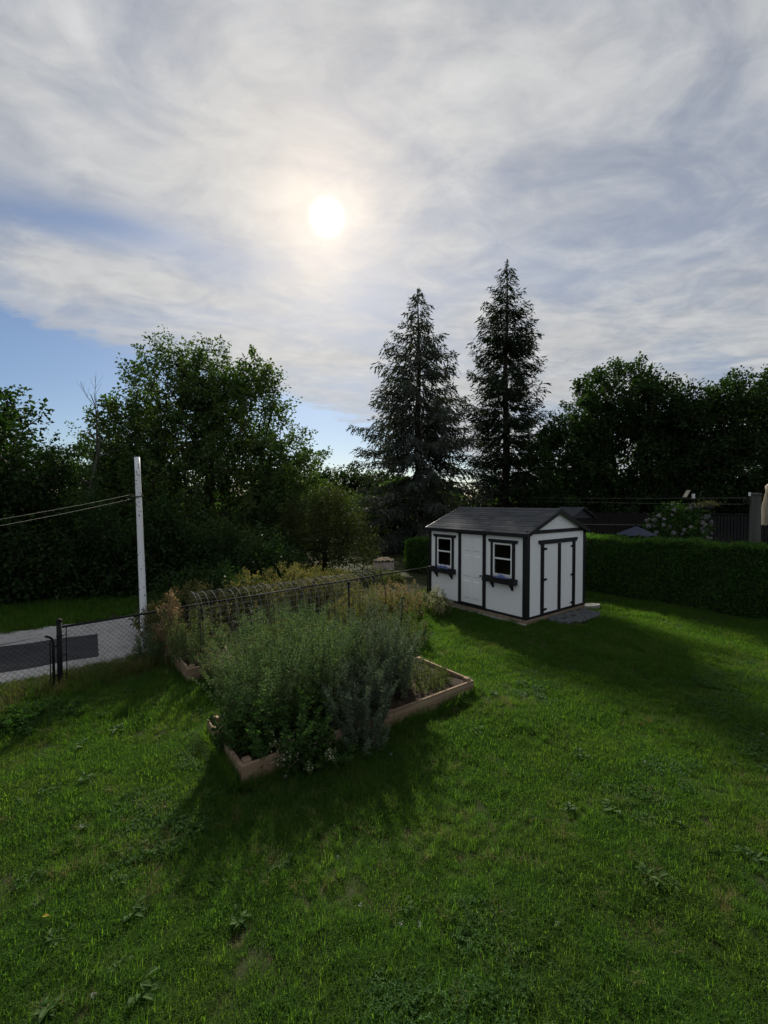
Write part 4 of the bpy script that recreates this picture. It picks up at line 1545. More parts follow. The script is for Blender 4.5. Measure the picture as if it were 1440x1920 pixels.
def closed_umbrella():
    t = empty('patio_umbrella', (12.65, 14.2, 0))
    tag(t, 'closed beige patio umbrella at the right edge behind the hedge', 'umbrella')
    MB().lathe([(0.25, 0.0), (0.25, 0.06), (0.06, 0.10), (0.03, 0.14)], 16).build('base', 'black_metal', t)
    MB().tube([(0, 0, 0.1), (0, 0, 4.0)], 0.022, 8).build('pole', 'grey_wood', t, True)
    mb = MB()
    n = 24
    rows = [(3.98, 0.03), (3.90, 0.13), (3.84, 0.17), (3.70, 0.14), (3.3, 0.19), (2.9, 0.24), (2.6, 0.27)]
    v = []
    for z, r in rows:
        for j in range(n):
            a = j * 2 * math.pi / n
            rr = r * (1 + (0.24 if j % 2 else -0.16) * min(1, (3.98 - z) * 2))
            v.append((rr * math.cos(a), rr * math.sin(a), z - (0.05 if j % 2 and z < 2.7 else 0)))
    f = [(i * n + j, (i + 1) * n + j, (i + 1) * n + (j + 1) % n, i * n + (j + 1) % n) for i in range(len(rows) - 1) for j in range(n)]
    mb.add(v, f).build('canopy', 'canvas', t, True)


closed_umbrella()


def blue_canopy():
    t = empty('garden_canopy', (9.75, 16.8, 0))
    tag(t, 'slate blue pleated canopy top peeking over the hedge', 'canopy')
    n = 8
    mb = MB()
    z0, z1, r = 2.05, 2.40, 0.75
    v = [(0, 0, z1)]
    for j in range(n * 2):
        a = j * math.pi / n
        rr = r * (1.0 if j % 2 == 0 else 0.90)
        v.append((rr * math.cos(a), rr * math.sin(a), z0 + (0 if j % 2 == 0 else 0.03)))
    f = [(0, 1 + j, 1 + (j + 1) % (2 * n)) for j in range(2 * n)]
    mb.add(v, f).build('canopy', 'canvas_blue', t)
    MB().tube([(0, 0, 0), (0, 0, 2.5)], 0.025, 8).build('pole', 'black_metal', t)
    MB().lathe([(0.3, 0), (0.3, 0.06), (0.05, 0.1)], 14).build('base', 'black_metal', t)


blue_canopy()


def hydrangea():
    rng = np.random.default_rng(51)
    b = (11.9, 17.9)
    t = empty('hydrangea_bush', (b[0], b[1], 0))
    tag(t, 'tall hydrangea bush covered in white flower heads behind the hedge', 'bush')
    lob = [(np.array([0, 0, 2.1]), np.array([0.95, 0.8, 1.05])), (np.array([0.75, 0, 2.2]), np.array([0.6, 0.6, 0.95])), (np.array([-0.6, 0, 1.6]), np.array([0.6, 0.6, 0.9]))]
    cent, od = sample_lobes(lob, 230, rng, 0.6)
    skeleton([np.array([0, 0, s]) for s in np.linspace(0, 1.2, 5)], 0.05, cent, rng).build('trunk', 'bark', t, True)
    v, f = foliage_arrays(cent, od, rng, 40, 0.3, 0.11, 0.65, 0.2, spread=0.13)
    mesh_np('foliage', v, [f], 'bramble', t)
    m = 90
    pos = rng.normal(size=(m, 3)) * 0.032
    av, af = leaf_arrays(pos, unit(pos), unit(rng.normal(size=(m, 3))), 0.045, 0.045)
    src = mesh_np('flower_head', av, [af], 'white_flower', t)
    cand, cd = sample_lobes(lob, 240, rng, 0.98)
    ok = (cand[:, 1] < 0.25) & (cand[:, 2] > 1.75)
    cand, cd = cand[ok][:70], cd[ok][:70]
    for i, p in enumerate(cand):
        o = src if i == 0 else src.copy()
        if i:
            COL.objects.link(o)
        o.location = tuple(p + cd[i] * 0.10 + np.array([0, 0, 0.05]))
        o.rotation_euler = tuple(rng.random(3) * 6)
        s = rng.uniform(0.5, 0.9)
        o.scale = (s, s, s)


hydrangea()


def hanging_basket():
    t = empty('hanging_basket', (12.35, 17.0, 0))
    tag(t, 'dry hanging flower basket on a hook stand above the hydrangea', 'basket')
    x = 0.33
    pts = [(0, 0, 0), (0, 0, 3.2), (0, 0, 3.62)] + [(0.165 - 0.165 * math.cos(a), 0, 3.62 + 0.14 * math.sin(a)) for a in np.linspace(0.3, math.pi, 8)]
    MB().tube(pts, 0.013, 6).build('hook_stand', 'black_metal', t, True)
    MB().lathe([(0.10, 3.02), (0.19, 3.10), (0.22, 3.20), (0.21, 3.20)], 14, x, 0).build('pot', 'rusty', t, True)
    w = MB()
    for a in (0, 2.1, 4.2):
        w.tube([(x, 0, 3.62), (x + 0.21 * math.cos(a), 0.21 * math.sin(a), 3.2)], 0.004, 3)
    w.build('hanger', 'black_metal', t)
    rng = np.random.default_rng(5)
    n = 420
    pos = np.stack([x + rng.normal(size=n) * 0.17, rng.normal(size=n) * 0.15, 3.22 + np.abs(rng.normal(size=n)) * 0.08 - 0.05 * rng.random(n)], 1)
    leaf_mesh('foliage', 'golden', t, pos, rand_dirs(n, rng), rand_dirs(n, rng), 0.07, 0.035)
    # bird feeder
    b = empty('bird_feeder', (12.5, 17.6, 0))
    tag(b, 'small bird feeder with slanted roof and white tube above the hydrangea', 'bird feeder')
    MB().tube([(0, 0, 0), (0, 0, 3.46)], 0.018, 6).build('pole', 'black_metal', b)
    MB().lathe([(0.05, 3.461), (0.055, 3.48), (0.05, 3.64), (0.045, 3.66)], 10).build('seed_tube', 'vinyl', b, True)
    MB().lathe([(0.12, 3.44), (0.12, 3.455), (0.02, 3.4605)], 12).build('tray', 'grey_wood', b)
    p = MB()
    p.hexa([(-0.36, -0.12, 3.52), (-0.345, -0.12, 3.515), (-0.345, 0.12, 3.515), (-0.36, 0.12, 3.52), (-0.20, -0.12, 3.80), (-0.185, -0.12, 3.79), (-0.185, 0.12, 3.79), (-0.20, 0.12, 3.80)])
    p.build('roof_panel', 'grey_wood', b)
    q = MB()
    q.hexa([(-0.20, -0.12, 3.802), (-0.185, -0.12, 3.792), (-0.185, 0.12, 3.792), (-0.20, 0.12, 3.802), (-0.02, -0.12, 3.70), (-0.02, -0.12, 3.69), (-0.02, 0.12, 3.69), (-0.02, 0.12, 3.70)])
    q.build('roof_panel', 'dark_fence', b)


hanging_basket()


def far_shed_and_shelter():
    t = empty('neighbour_shed', (9.5, 22.0, -0.22), R(25))
    tag(t, 'pale gable peak of a small shed behind the shed ridge', 'shed')
    box('wall', 'dark_fence', t, -0.8, 0.8, -0.6, 0.6, 0, 2.75)
    MB().prism([(-0.78, 2.752), (0.78, 2.752), (0, 3.18)], 'y', -0.59, 0.59).build('gable', 'pale_roof', t)
    for s in (-1, 1):
        MB().hexa([(s * 0.92, -0.75, 2.72), (0, -0.75, 3.24), (0, 0.75, 3.24), (s * 0.92, 0.75, 2.72), (s * 0.92, -0.75, 2.76), (0, -0.75, 3.28), (0, 0.75, 3.28), (s * 0.92, 0.75, 2.76)]).build('roof', 'pale_roof' if s < 0 else 'shingle', t)
    s = empty('wood_shelter', (-0.1, 19.2, -0.36), R(12))
    tag(s, 'small shelter with corrugated roof and straw on top beyond the fence', 'shelter')
    # corrugated roof sloping to the camera
    n = 40
    xs = np.linspace(-0.48, 0.45, n)
    mb = MB()
    v, f = [], []
    for x in xs:
        w = 0.018 * math.sin((x + 0.5) * 42)
        for (yy, zz) in ((-0.45, 0.72), (0.05, 1.02), (0.06, 1.0), (-0.44, 0.70)):
            xo = x + (yy + 0.45) * 0.25
            v.append((xo, yy, zz + w))
    for i in range(n - 1):
        for j in range(4):
            f.append((i * 4 + j, i * 4 + (j + 1) % 4, (i + 1) * 4 + (j + 1) % 4, (i + 1) * 4 + j))
    mb.add(v, f).build('roof', 'tin', s)
    rng = np.random.default_rng(77)
    st = MB()
    xs = np.linspace(-0.30, 0.62, 16)
    ys = np.linspace(0.0, 0.5, 8)
    X, Y = np.meshgrid(xs, ys)
    Z = 1.04 + 0.13 * np.sin((X + 0.3) / 0.92 * math.pi) * np.sin((Y + 0.02) / 0.52 * math.pi) + rng.random(X.shape) * 0.07
    i = np.arange(15)[None] + np.arange(7)[:, None] * 16
    st.add(np.stack([X, Y, Z], -1).reshape(-1, 3), np.stack([i, i + 1, i + 17, i + 16], -1).reshape(-1, 4))
    st.build('straw_heap', 'straw', s, True)
    box('platform', 'grey_wood', s, -0.3, 0.62, 0.0, 0.5, 0.96, 1.0)
    for (a, b, h) in ((-0.4, -0.38, 0.70), (0.38, -0.38, 0.70), (-0.22, 0.45, 0.96), (0.55, 0.45, 0.96)):
        box('leg', 'grey_wood', s, a, a + 0.07, b, b + 0.07, -0.6, h)


far_shed_and_shelter()


# ------------------------------------------------------------------ weeds
def weed_clump(name, label, c, rad, n, hmin, hmax, leafmat, seed, leaf=0.065, wid=0.38, per=60, base_z=0.2, lean=0.25, side=6, topmat=None, topn=0, topl=0.02,
               cat='weeds', group='weed clumps in the garden', ell=1.0, rot=SHED_YAW, stemmat='stem', tops=0.22, low=0.12):
    rng = np.random.default_rng(seed)
    t = empty(name, (c[0], c[1], base_z))
    tag(t, label, cat, group)
    st = MB()
    P, A, N, L = [], [], [], []
    TP, TA, TN = [], [], []
    cr, sr = math.cos(rot), math.sin(rot)
    for i in range(n):
        rr, a = rad * math.sqrt(rng.random()), rng.random() * 6.283
        lx, ly = rr * math.cos(a) * ell, rr * math.sin(a)
        p = np.array([lx * cr - ly * sr, lx * sr + ly * cr, -0.08])
        h = rng.uniform(hmin, hmax) * (1 - 0.42 * (rr / rad) ** 2)
        out = np.array([p[0], p[1], 0]) / (rad + 0.01)
        ln = out * lean * h * rng.uniform(0.3, 1.2) + np.append(rng.normal(size=2) * 0.06 * h, 0)
        s = np.linspace(0, 1, 6)
        path = p + np.array([0, 0, 1.0]) * (s * h)[:, None] + ln * (s ** 1.8)[:, None]
        st.tube(path, np.linspace(0.0065, 0.0022, 6), 3, cap=False)
        def foli(path, s0, m, sc):
            q = s0 + (1 - s0) * rng.random(m)
            ss = np.linspace(0, 1, len(path))
            pos = np.stack([np.interp(q, ss, path[:, k]) for k in range(3)], 1)
            az = rng.random(m) * 6.283
            el = rng.uniform(-0.3, 0.8, m) + 0.35 * q
            d = np.stack([np.cos(az) * np.cos(el), np.sin(az) * np.cos(el), np.sin(el)], 1)
            P.append(pos + d * 0.012)
            A.append(d)
            N.append(unit(np.array([0, 0, 1.0]) + rng.normal(size=(m, 3)) * 0.5))
            L.append(leaf * sc * (1.15 - 0.65 * q) * rng.uniform(0.6, 1.3, m))
        foli(path, low, per, 1.0)
        for b in range(side):
            q = rng.uniform(0.25, 0.92)
            p0 = np.array([np.interp(q, s, path[:, k]) for k in range(3)])
            az = rng.random() * 6.283
            bl = h * tops * (1.15 - q * 0.6) * rng.uniform(0.6, 1.3)
            d = unit(np.array([math.cos(az) * 0.65, math.sin(az) * 0.65, 1.0]))
            bp = p0 + d * (np.linspace(0, 1, 4) * bl)[:, None]
            st.tube(bp, np.linspace(0.003, 0.0014, 4), 3, cap=False)
            foli(bp, 0.1, max(6, per // 5), 0.62)
            if topmat and topn:
                k = topn
                qq = rng.uniform(0.35, 1.05, k)
                TP.append(p0 + d * (qq * bl)[:, None] + rng.normal(size=(k, 3)) * 0.018)
                TA.append(unit(rng.normal(size=(k, 3)) + np.array([0, 0, .6])))
        if topmat and topn:
            k = topn * 2
            qq = rng.uniform(0.84, 1.02, k)
            TP.append(np.stack([np.interp(qq, s, path[:, j]) for j in range(3)], 1) + rng.normal(size=(k, 3)) * 0.025)
            TA.append(unit(rng.normal(size=(k, 3)) + np.array([0, 0, .6])))
    stuff(st.build('stalk_mass', stemmat, t))
    P, A, N, L = map(np.concatenate, (P, A, N, L))
    leaf_mesh('foliage', leafmat, t, P, A, N, L, L * wid)
    if TP:
        TP, TA = np.concatenate(TP), np.concatenate(TA)
        l = rng.uniform(0.6, 1.4, len(TP)) * topl
        leaf_mesh('seed_head' if topmat == 'seedhead' else 'blossom', topmat, t, TP, TA, rand_dirs(len(TP), rng), l, l * 0.8)
    return t


# front bed
def wc(u, v):
    return bed_pt(u, v)


weed_clump('mugwort_clump', 'tall pale green mugwort clump at the left of the front bed', wc(0.72, 0.98), 0.54, 78, 1.25, 1.80, 'mugwort', 61, per=90, lean=0.4)
weed_clump('mugwort_clump', 'tall mugwort clump in the middle back of the front bed', wc(1.66, 1.02), 0.54, 80, 1.30, 1.84, 'mugwort', 62, per=90, lean=0.36)
weed_clump('mugwort_clump', 'bushy grey-green mugwort spilling over the front board', wc(1.75, 0.26), 0.44, 70, 0.75, 1.22, 'mugwort_grey', 63, per=100, lean=0.4, leaf=0.06)
weed_clump('mugwort_clump', 'tall feathery grey-green mugwort at the right of the front bed', wc(2.52, 0.80), 0.52, 80, 1.15, 1.84, 'mugwort_grey', 64, per=90, side=8, lean=0.36)
weed_clump('mugwort_clump', 'low grey-green mugwort drooping outside the middle of the front board', wc(1.62, -0.10), 0.30, 46, 0.40, 0.85, 'mugwort_grey', 163, per=70, lean=0.5, leaf=0.055, base_z=0.05)
weed_clump('bramble_patch', 'dark leafy bramble filling the near corner of the front bed', wc(0.72, 0.36), 0.54, 95, 0.40, 0.90, 'bramble', 65, per=36, leaf=0.10, wid=0.62, lean=0.5, side=4, group='bramble patches')
weed_clump('bramble_patch', 'bramble trailing over the front board with pale blossom', wc(0.80, -0.02), 0.26, 30, 0.25, 0.45, 'bramble', 66, per=30, leaf=0.075, wid=0.6, lean=1.0, side=4, topmat='pale_bloom', topn=6, topl=0.022, group='bramble patches', base_z=0.15)
weed_clump('bramble_patch', 'dark bramble hanging down the front board below the blossom', wc(1.15, -0.12), 0.24, 34, 0.2, 0.40, 'bramble', 166, per=30, leaf=0.07, wid=0.6, lean=0.8, side=3, group='bramble patches', base_z=0.02)
weed_clump('bramble_patch', 'leafy bramble leaning out over the left end board of the front bed', wc(0.26, 0.62), 0.32, 50, 0.45, 0.85, 'bramble', 167, per=34, leaf=0.085, wid=0.55, lean=0.6, side=4, group='bramble patches')
weed_clump('weed_clump', 'short thin weeds at the right end of the front bed', wc(3.35, 0.72), 0.60, 220, 0.15, 0.48, 'weed_green', 67, per=16, leaf=0.05, side=3, low=0.0)
weed_clump('weed_clump', 'slender weeds behind the front bed', wc(2.3, 1.75), 0.6, 50, 0.75, 1.25, 'mugwort', 68, per=50, base_z=0.0, topmat='golden', topn=6)
# between the beds and at the tunnel
weed_clump('weed_clump', 'tall weeds growing through the near end of the wire tunnel', wc(0.55, 4.2), 0.50, 40, 0.8, 1.4, 'mugwort', 69, per=50, topmat='golden', topn=6)
weed_clump('weed_clump', 'pale leafy weeds beside the left post of the wire tunnel', wc(0.95, 3.1), 0.38, 36, 0.4, 0.75, 'mugwort_grey', 70, per=40, base_z=0.0, topmat='pale_bloom', topn=5, topl=0.03)
weed_clump('weed_clump', 'dense weeds inside the middle of the wire tunnel', wc(2.4, 4.0), 0.75, 110, 0.6, 1.15, 'mugwort', 71, per=50, ell=1.7, leaf=0.07)
weed_clump('weed_clump', 'weeds along the front of the wire tunnel', wc(2.0, 2.95), 0.6, 150, 0.75, 1.25, 'mugwort', 72, per=60, base_z=0.0, ell=2.6, topmat='golden', topn=4)
weed_clump('goldenrod_clump', 'yellowing goldenrod at the far end of the wire tunnel', wc(4.6, 4.2), 0.75, 75, 0.9, 1.40, 'weed_green', 73, per=55, base_z=0.05, topmat='golden', topn=10, topl=0.03, group='goldenrod clumps')
weed_clump('goldenrod_clump', 'brownish goldenrod between the tunnel end and the shed', wc(6.0, 4.6), 0.75, 75, 0.8, 1.30, 'weed_green', 74, per=55, base_z=0.0, topmat='seedhead', topn=10, topl=0.03, group='goldenrod clumps')
weed_clump('goldenrod_clump', 'low pale weeds against the left corner of the shed', wc(7.3, 4.4), 0.55, 55, 0.5, 0.95, 'weed_green', 75, per=45, base_z=0.0, topmat='pale_bloom', topn=6, topl=0.025, group='goldenrod clumps')
weed_clump('weed_clump', 'thin green weeds right of the tunnel before the shed', wc(4.6, 2.9), 0.75, 70, 0.5, 1.0, 'mugwort', 76, per=50, base_z=0.0, topmat='golden', topn=6)
# beyond the fence: a yellow-topped strip
for i, (u, v, h, lab) in enumerate(((0.9, 6.2, 1.55, 'goldenrod beyond the fence, nearest the white pole'), (2.3, 6.6, 1.7, 'goldenrod beyond the fence behind the near half of the tunnel'),
                                    (3.8, 6.9, 1.75, 'goldenrod beyond the fence behind the middle of the tunnel'), (5.2, 7.0, 1.55, 'goldenrod beyond the fence behind the far half of the tunnel'))):
    weed_clump('goldenrod_clump', 'tall yellow-topped ' + lab, wc(u, v), 0.85, 80, h * 0.75, h, 'weed_green', 80 + i, per=50, base_z=0.0, topmat='golden', topn=12, topl=0.035,
               group='goldenrod clumps', ell=1.2)
weed_clump('dock_plant', 'tall brown dried seed plant left of the wire tunnel', wc(0.15, 4.75), 0.16, 9, 1.45, 1.75, 'mugwort', 90, per=18, base_z=0.0, topmat='seedhead', topn=26, topl=0.035, side=7, stemmat='dry_stem', group='seed plants')
weed_clump('weed_clump', 'tall weeds growing up through the fence left of the tunnel', wc(0.0, 5.15), 0.36, 36, 0.7, 1.2, 'mugwort', 91, per=50, base_z=0.0)
weed_clump('nettle_patch', 'low leafy green weed patch by the gate at the left edge', (-5.4, 6.55), 0.55, 80, 0.15, 0.32, 'clover', 92, per=24, leaf=0.11, wid=0.4, base_z=0.0, lean=0.5, side=2, group='low leafy patches', ell=1.4)


weed_clump('weed_clump', 'leafy weeds in front of the little corrugated shelter', (-0.15, 17.9), 0.9, 90, 0.5, 0.95, 'weed_green', 93, per=40, leaf=0.09, base_z=-0.05, topmat='golden', topn=4)


# ------------------------------------------------------------------ grass
def blade_tuft(name, n, rad, lmin, lmax, w, seed, mat, curl=0.5):
    rng = np.random.default_rng(seed)
    V, F = [], []
    for i in range(n):
        a = rng.random() * 6.283
        r = rad * math.sqrt(rng.random())
        p = np.array([r * math.cos(a), r * math.sin(a), -0.01])
        az = rng.random() * 6.283
        d = np.array([math.cos(az), math.sin(az), 0])
        sd = np.array([-d[1], d[0], 0])
        L = rng.uniform(lmin, lmax)
        tilt = rng.uniform(0.1, 0.9)
        c = curl * rng.uniform(0.4, 1.5)
        m1 = p + (d * math.sin(tilt) + np.array([0, 0, math.cos(tilt)])) * L * 0.55
        t2 = tilt + c
        m2 = m1 + (d * math.sin(t2) + np.array([0, 0, math.cos(t2)])) * L * 0.45
        b = len(V)
        ww = w * rng.uniform(0.7, 1.3)
        V += [p - sd * ww * .5, p + sd * ww * .5, m1 + sd * ww * .42, m1 - sd * ww * .42, m2]
        F += [(b, b + 1, b + 2), (b, b + 2, b + 3), (b + 3, b + 2, b + 4)]
    me = bpy.data.meshes.new(name)
    me.from_pydata([tuple(v) for v in V], [], F)
    me.materials.append(M[mat])
    return bpy.data.objects.new(name, me)


def clover_tuft(name, n, rad, seed):
    rng = np.random.default_rng(seed)
    P, A, N, L = [], [], [], []
    for i in range(n):
        a, r = rng.random() * 6.283, rad * math.sqrt(rng.random())
        c = np.array([r * math.cos(a), r * math.sin(a), rng.uniform(0.02, 0.06)])
        nr = unit(np.array([0, 0, 1.0]) + rng.normal(size=3) * 0.35)
        z0 = rng.random() * 6.28
        for k in range(3):
            b = z0 + k * 2.094
            d = np.array([math.cos(b), math.sin(b), 0.1])
            P.append(c)
            A.append(d)
            N.append(nr)
            L.append(rng.uniform(0.014, 0.022))
    v, f = leaf_arrays(np.array(P), np.array(A), np.array(N), np.array(L), np.array(L) * 0.95, mid=0.6)
    me = bpy.data.meshes.new(name)
    me.from_pydata(v.tolist(), [], f.tolist())
    me.materials.append(M['clover'])
    return bpy.data.objects.new(name, me)


def scatter(name, pts, scales, sources, seed, label, cat):
    """stuff: one object whose geometry nodes set a tuft on every vertex"""
    col = bpy.data.collections.new(name + '_tufts')
    for s in sources:
        col.objects.link(s)
    me = bpy.data.meshes.new(name)
    me.vertices.add(len(pts))
    me.vertices.foreach_set('co', np.asarray(pts, np.float32).ravel())
    at = me.attributes.new('tuft_scale', 'FLOAT', 'POINT')
    at.data.foreach_set('value', np.asarray(scales, np.float32))
    o = link(bpy.data.objects.new(name, me))
    ng = bpy.data.node_groups.new(name, 'GeometryNodeTree')
    ng.interface.new_socket('Geometry', in_out='INPUT', socket_type='NodeSocketGeometry')
    ng.interface.new_socket('Geometry', in_out='OUTPUT', socket_type='NodeSocketGeometry')
    N = ng.nodes.new
    gi, go = N('NodeGroupInput'), N('NodeGroupOutput')
    ci = N('GeometryNodeCollectionInfo')
    ci.inputs['Collection'].default_value = col
    ci.inputs['Separate Children'].default_value = True
    ci.inputs['Reset Children'].default_value = True
    ip = N('GeometryNodeInstanceOnPoints')
    ip.inputs['Pick Instance'].default_value = True
    rv = N('FunctionNodeRandomValue')
    rv.data_type = 'FLOAT_VECTOR'
    rv.inputs[0].default_value = (-0.12, -0.12, 0)
    rv.inputs[1].default_value = (0.12, 0.12, 6.283)
    rv.inputs['Seed'].default_value = seed
    na = N('GeometryNodeInputNamedAttribute')
    na.data_type = 'FLOAT'
    na.inputs['Name'].default_value = 'tuft_scale'
    Lk = ng.links.new
    Lk(gi.outputs[0], ip.inputs['Points'])
    Lk(ci.outputs[0], ip.inputs['Instance'])
    Lk(rv.outputs[0], ip.inputs['Rotation'])
    Lk([s for s in na.outputs if s.enabled][0], ip.inputs['Scale'])
    Lk(ip.outputs[0], go.inputs[0])
    md = o.modifiers.new('scatter', 'NODES')
    md.node_group = ng
    tag(o, label, cat, kind='stuff')
    return o


def vnoise(x, y, s, seed):
    r = np.random.default_rng(seed)
    out = np.zeros_like(x)
    for k in range(6):
        a = r.random() * 6.28
        f = s * r.uniform(0.6, 1.8)
        out += np.sin((x * math.cos(a) + y * math.sin(a)) * f + r.random() * 6.28)
    return out / 3.0


def in_rect(x, y, o, az, x0, x1, y0, y1):
    dx, dy = x - o[0], y - o[1]
    u = dx * math.cos(az) + dy * math.sin(az)
    v = -dx * math.sin(az) + dy * math.cos(az)
    return (u > x0) & (u < x1) & (v > y0) & (v < y1)


def drive_mask(x, y):
    fx, fy = x - F0[0], y - F0[1]
    v = -fx * FDIR[1] + fy * FDIR[0]
    return v


def lawn_points(n, ymin, ymax, rng, margin=3.2):
    y = rng.uniform(ymin, ymax, n)
    x = rng.uniform(-1, 1, n) * (0.90 * y + margin)
    ok = ~in_rect(x, y, BED_O, SHED_YAW, -0.03, 4.06, -0.03, 1.43)
    ok &= ~in_rect(x, y, bed_pt(0.25, 3.5), SHED_YAW, -0.02, 4.4, -0.02, 1.17)
    ok &= ~in_rect(x, y, (3.825, 11.658), SHED_YAW, -0.1, 3.1, -0.04, 3.9)
    pad = in_rect(x, y, shed_pt(0.95, -0.78), SHED_YAW, -0.2, 1.8, -0.05, 0.75)
    ok &= ~pad | (rng.random(n) < 0.06)
    v = drive_mask(x, y)
    ok &= v < 0.9
    # not beneath the hedge
    ok &= ~in_rect(x, y, (12.9, 9.5), math.atan2(8.85, -7.55), 0, 11.7, -1.2, -0.05)
    return x[ok], y[ok]


def make_grass():
    rng = np.random.default_rng(100)
    tufts = [blade_tuft('grass_tuft', 44, 0.075, 0.05, 0.11, 0.0042, 200 + i, 'grass', 0.7) for i in range(5)]
    X, Y, S = [], [], []
    for (a, b, dens, sc) in ((1.8, 4.5, 420, 0.95), (4.5, 8, 300, 1.05), (8, 13, 170, 1.2), (13, 20, 70, 1.5)):
        area = (b - a) * (0.90 * (a + b) + 6.4)
        x, y = lawn_points(int(area * dens), a, b, rng)
        X.append(x)
        Y.append(y)
        nz = vnoise(x, y, 3.2, 5) * 0.5 + vnoise(x, y, 8, 6) * 0.35
        S.append(sc * np.clip(1.0 + 0.55 * nz, 0.62, 2.0) * rng.uniform(0.75, 1.25, len(x)))
    x, y, s = map(np.concatenate, (X, Y, S))
    pts = np.stack([x, y, hgt(x, y)], 1)
    scatter('lawn_grass', pts, s, tufts, 1, 'short uneven green lawn grass', 'grass')
    # longer wispy tufts in drifts
    long = [blade_tuft('long_tuft', 30, 0.05, 0.12, 0.22, 0.0036, 220 + i, 'grass', 1.0) for i in range(3)] + [blade_tuft('dry_tuft', 22, 0.05, 0.10, 0.20, 0.003, 225, 'dry_grass', 1.0)]
    x, y = lawn_points(36000, 1.8, 11, rng)
    nz = vnoise(x, y, 2.2, 7) + 0.6 * vnoise(x, y, 6, 8)
    k = rng.random(len(nz)) < np.clip((nz + 0.1) / 1.6, 0.03, 0.9)
    x, y = x[k], y[k]
    scatter('wispy_grass', np.stack([x, y, hgt(x, y)], 1), rng.uniform(0.5, 1.0, len(x)), long, 2, 'longer wispy grass drifts across the lawn', 'grass')
    # clover mats
    cl = [clover_tuft('clover_tuft', 40, 0.10, 240 + i) for i in range(3)]
    x, y = lawn_points(16000, 1.8, 9, rng)
    nz = vnoise(x, y, 1.6, 9) + 0.5 * vnoise(x, y, 5, 10)
    k = rng.random(len(nz)) < np.clip((nz - 0.3) / 2.2, 0, 0.3)
    x, y = x[k], y[k]
    scatter('clover', np.stack([x, y, hgt(x, y) + 0.0], 1), rng.uniform(0.7, 1.2, len(x)), cl, 3, 'small clover leaves matted into the lawn', 'clover')
    # tall rough grass along the fence
    tall = [blade_tuft('tall_tuft', 30, 0.09, 0.18, 0.46, 0.005, 250 + i, 'dry_grass' if i < 2 else 'grass', 0.55) for i in range(4)]
    n = 2600
    u = rng.uniform(-3.5, 10.2, n)
    v = rng.normal(0.10, 0.26, n)
    px = F0[0] + FDIR[0] * u - FDIR[1] * v
    py = F0[1] + FDIR[1] * u + FDIR[0] * v
    ok = ~in_rect(px, py, bed_pt(0.25, 3.5), SHED_YAW, -0.02, 4.4, -0.02, 1.17) & ~in_rect(px, py, (3.825, 11.658), SHED_YAW, -0.1, 3.1, -0.04, 3.9)
    ok &= (v < 1.0)
    px, py = px[ok], py[ok]
    scatter('rough_grass', np.stack([px, py, hgt(px, py)], 1), rng.uniform(0.45, 1.0, len(px)), tall, 4, 'tall rough grass growing along the chain link fence', 'grass')
    # grass round the bed and shed feet
    n = 1100
    t = rng.random(n)
    side = rng.integers(0, 4, n)
    uu = np.where(side == 0, t * 4.02, np.where(side == 1, t * 4.02, np.where(side == 2, -0.07, 4.10)))
    vv = np.where(side == 0, -0.06, np.where(side == 1, 1.47, t * 1.4)) + rng.normal(size=n) * 0.04
    px = BED_O[0] + BU[0] * uu + BV[0] * vv
    py = BED_O[1] + BU[1] * uu + BV[1] * vv
    edge = [blade_tuft('edge_tuft', 26, 0.05, 0.14, 0.34, 0.005, 260 + i, 'grass', 0.6) for i in range(3)]
    scatter('edge_grass', np.stack([px, py, hgt(px, py)], 1), rng.uniform(0.5, 1.0, n), edge, 5, 'untrimmed grass fringing the front raised bed', 'grass')
    # far verge beyond the drive
    n = 5000
    u = rng.uniform(-8, 12, n)
    v = rng.uniform(4.75, 9.5, n)
    px = F0[0] + FDIR[0] * u - FDIR[1] * v
    py = F0[1] + FDIR[1] * u + FDIR[0] * v
    far = [blade_tuft('verge_tuft', 40, 0.16, 0.10, 0.24, 0.010, 270 + i, 'grass', 0.6) for i in range(3)]
    scatter('verge_grass', np.stack([px, py, hgt(px, py)], 1), rng.uniform(0.6, 1.2, n), far, 6, 'green verge grass beyond the gravel drive', 'grass')


make_grass()


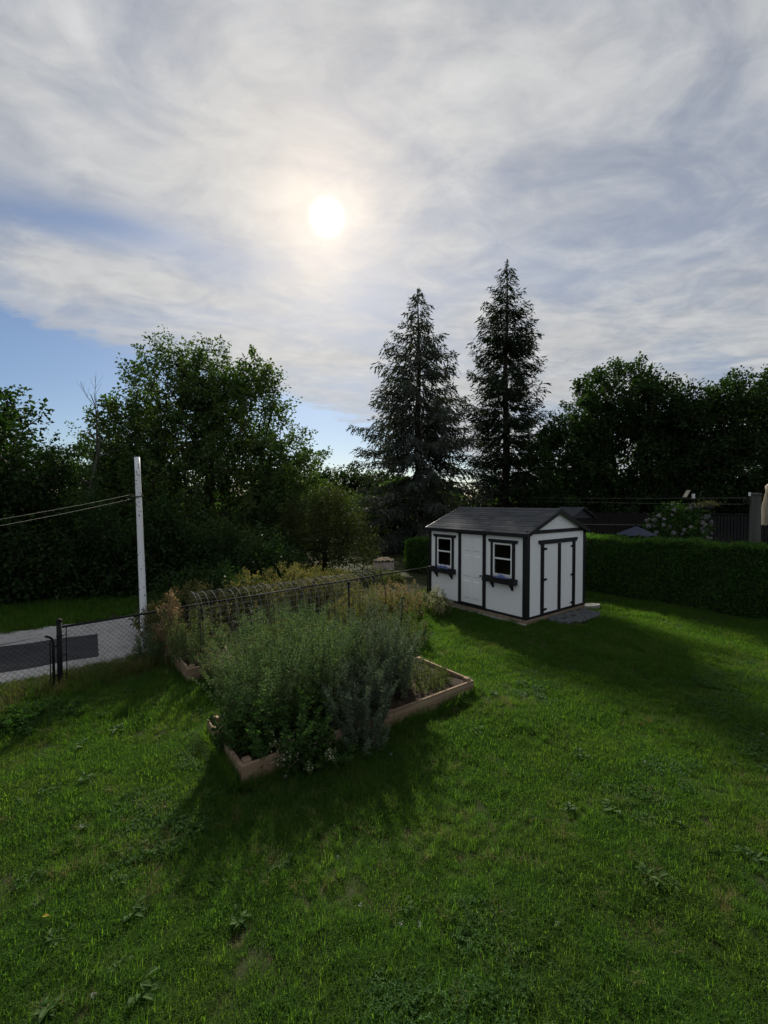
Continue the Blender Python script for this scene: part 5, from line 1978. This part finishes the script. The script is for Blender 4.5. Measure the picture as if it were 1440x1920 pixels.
# ------------------------------------------------------------------ broadleaf weeds in the lawn
def rosettes():
    rng = np.random.default_rng(300)
    src = []
    for k in range(4):
        n = 11 + k * 3
        V, F = [], []
        for i in range(n):
            a = i * 2.4 + rng.normal() * 0.7
            L = rng.uniform(0.05, 0.15)
            W = L * rng.uniform(0.28, 0.48)
            d = np.array([math.cos(a), math.sin(a), 0])
            sd = np.array([-d[1], d[0], 0])
            e0 = rng.uniform(0.25, 1.2)
            p = d * 0.01 + np.append(rng.normal(size=2) * 0.035, 0)
            b = len(V)
            z = 0.015
            prev = p + np.array([0, 0, z])
            pts = [prev]
            for s in range(4):
                el = e0 - s * 0.35
                prev = prev + (d * math.cos(el) + np.array([0, 0, math.sin(el)])) * L / 4
                pts.append(prev)
            ws = [0.15, 0.75, 1.0, 0.75, 0.05]
            for q, w in zip(pts, ws):
                V += [q - sd * W * w * .5 + np.array([0, 0, W * w * .15]), q, q + sd * W * w * .5 + np.array([0, 0, W * w * .15])]
            for s in range(4):
                c = b + s * 3
                F += [(c, c + 1, c + 4, c + 3), (c + 1, c + 2, c + 5, c + 4)]
        me = bpy.data.meshes.new('leaf_rosette')
        me.from_pydata([tuple(v) for v in V], [], F)
        me.materials.append(M['rosette'])
        src.append(me)
    spots = [(-2.75, 6.05), (-4.15, 5.85), (-3.55, 5.1), (-3.05, 4.35), (-2.35, 3.75), (-2.0, 3.45), (-2.5, 3.25), (-2.9, 3.55), (-1.9, 3.0), (-1.6, 2.85), (-1.15, 3.35),
             (-2.2, 2.75), (-0.9, 3.9), (1.35, 6.2), (2.55, 5.6), (1.85, 7.3), (3.2, 6.6), (2.0, 8.3), (2.9, 8.4), (1.2, 9.2), (1.8, 9.8), (4.4, 5.4), (4.7, 5.25),
             (2.0, 4.6), (2.45, 4.55), (0.75, 5.2), (2.35, 3.75), (2.5, 3.68), (3.0, 4.4), (5.6, 10.2), (6.9, 9.1), (0.55, 8.9), (3.4, 4.0), (-4.4, 6.7), (-3.9, 6.3), (1.0, 3.4), (0.2, 3.5), (-1.45, 3.7)]
    for i, (x, y) in enumerate(spots):
        o = bpy.data.objects.new('lawn_weed', src[i % 4])
        COL.objects.link(o)
        s = rng.uniform(0.6, 1.05)
        o.location = (x, y, float(hgt(x, y)) + 0.02)
        o.rotation_euler = (rng.normal() * 0.08, rng.normal() * 0.08, rng.random() * 6.28)
        o.scale = (s, s, s)
        tag(o, 'broad-leaved weed rosette growing in the lawn grass', 'weed', 'broad-leaved weeds in the lawn')
    # a fallen yellow leaf
    v, f = leaf_arrays(np.array([[0, 0, 0.0]]), np.array([[1.0, 0.2, 0.1]]), np.array([[0, 0, 1.0]]), 0.06, 0.03)
    o = mesh_np('fallen_leaf', v, [f], 'yellow_leaf')
    x, y = -2.72, 3.38
    o.location = (x, y, float(hgt(x, y)) + 0.09)
    tag(o, 'small fallen yellow leaf lying in the grass at lower left', 'leaf')
    # white clover flowers
    n = 26
    x, y = lawn_points(200, 2.2, 7, rng)
    x, y = x[:n], y[:n]
    P, A, N = [], [], []
    for a, b in zip(x, y):
        m = 14
        q = rng.normal(size=(m, 3)) * 0.006
        P.append(q + np.array([a, b, float(hgt(a, b)) + rng.uniform(0.07, 0.10)]))
        A.append(unit(q))
        N.append(rand_dirs(m, rng))
    P, A, N = map(np.concatenate, (P, A, N))
    o = leaf_mesh('clover_blossom', 'white_flower', None, P, A, N, 0.009, 0.007)
    tag(o, 'tiny white clover blossoms dotted through the lawn', 'flowers', kind='stuff')


rosettes()
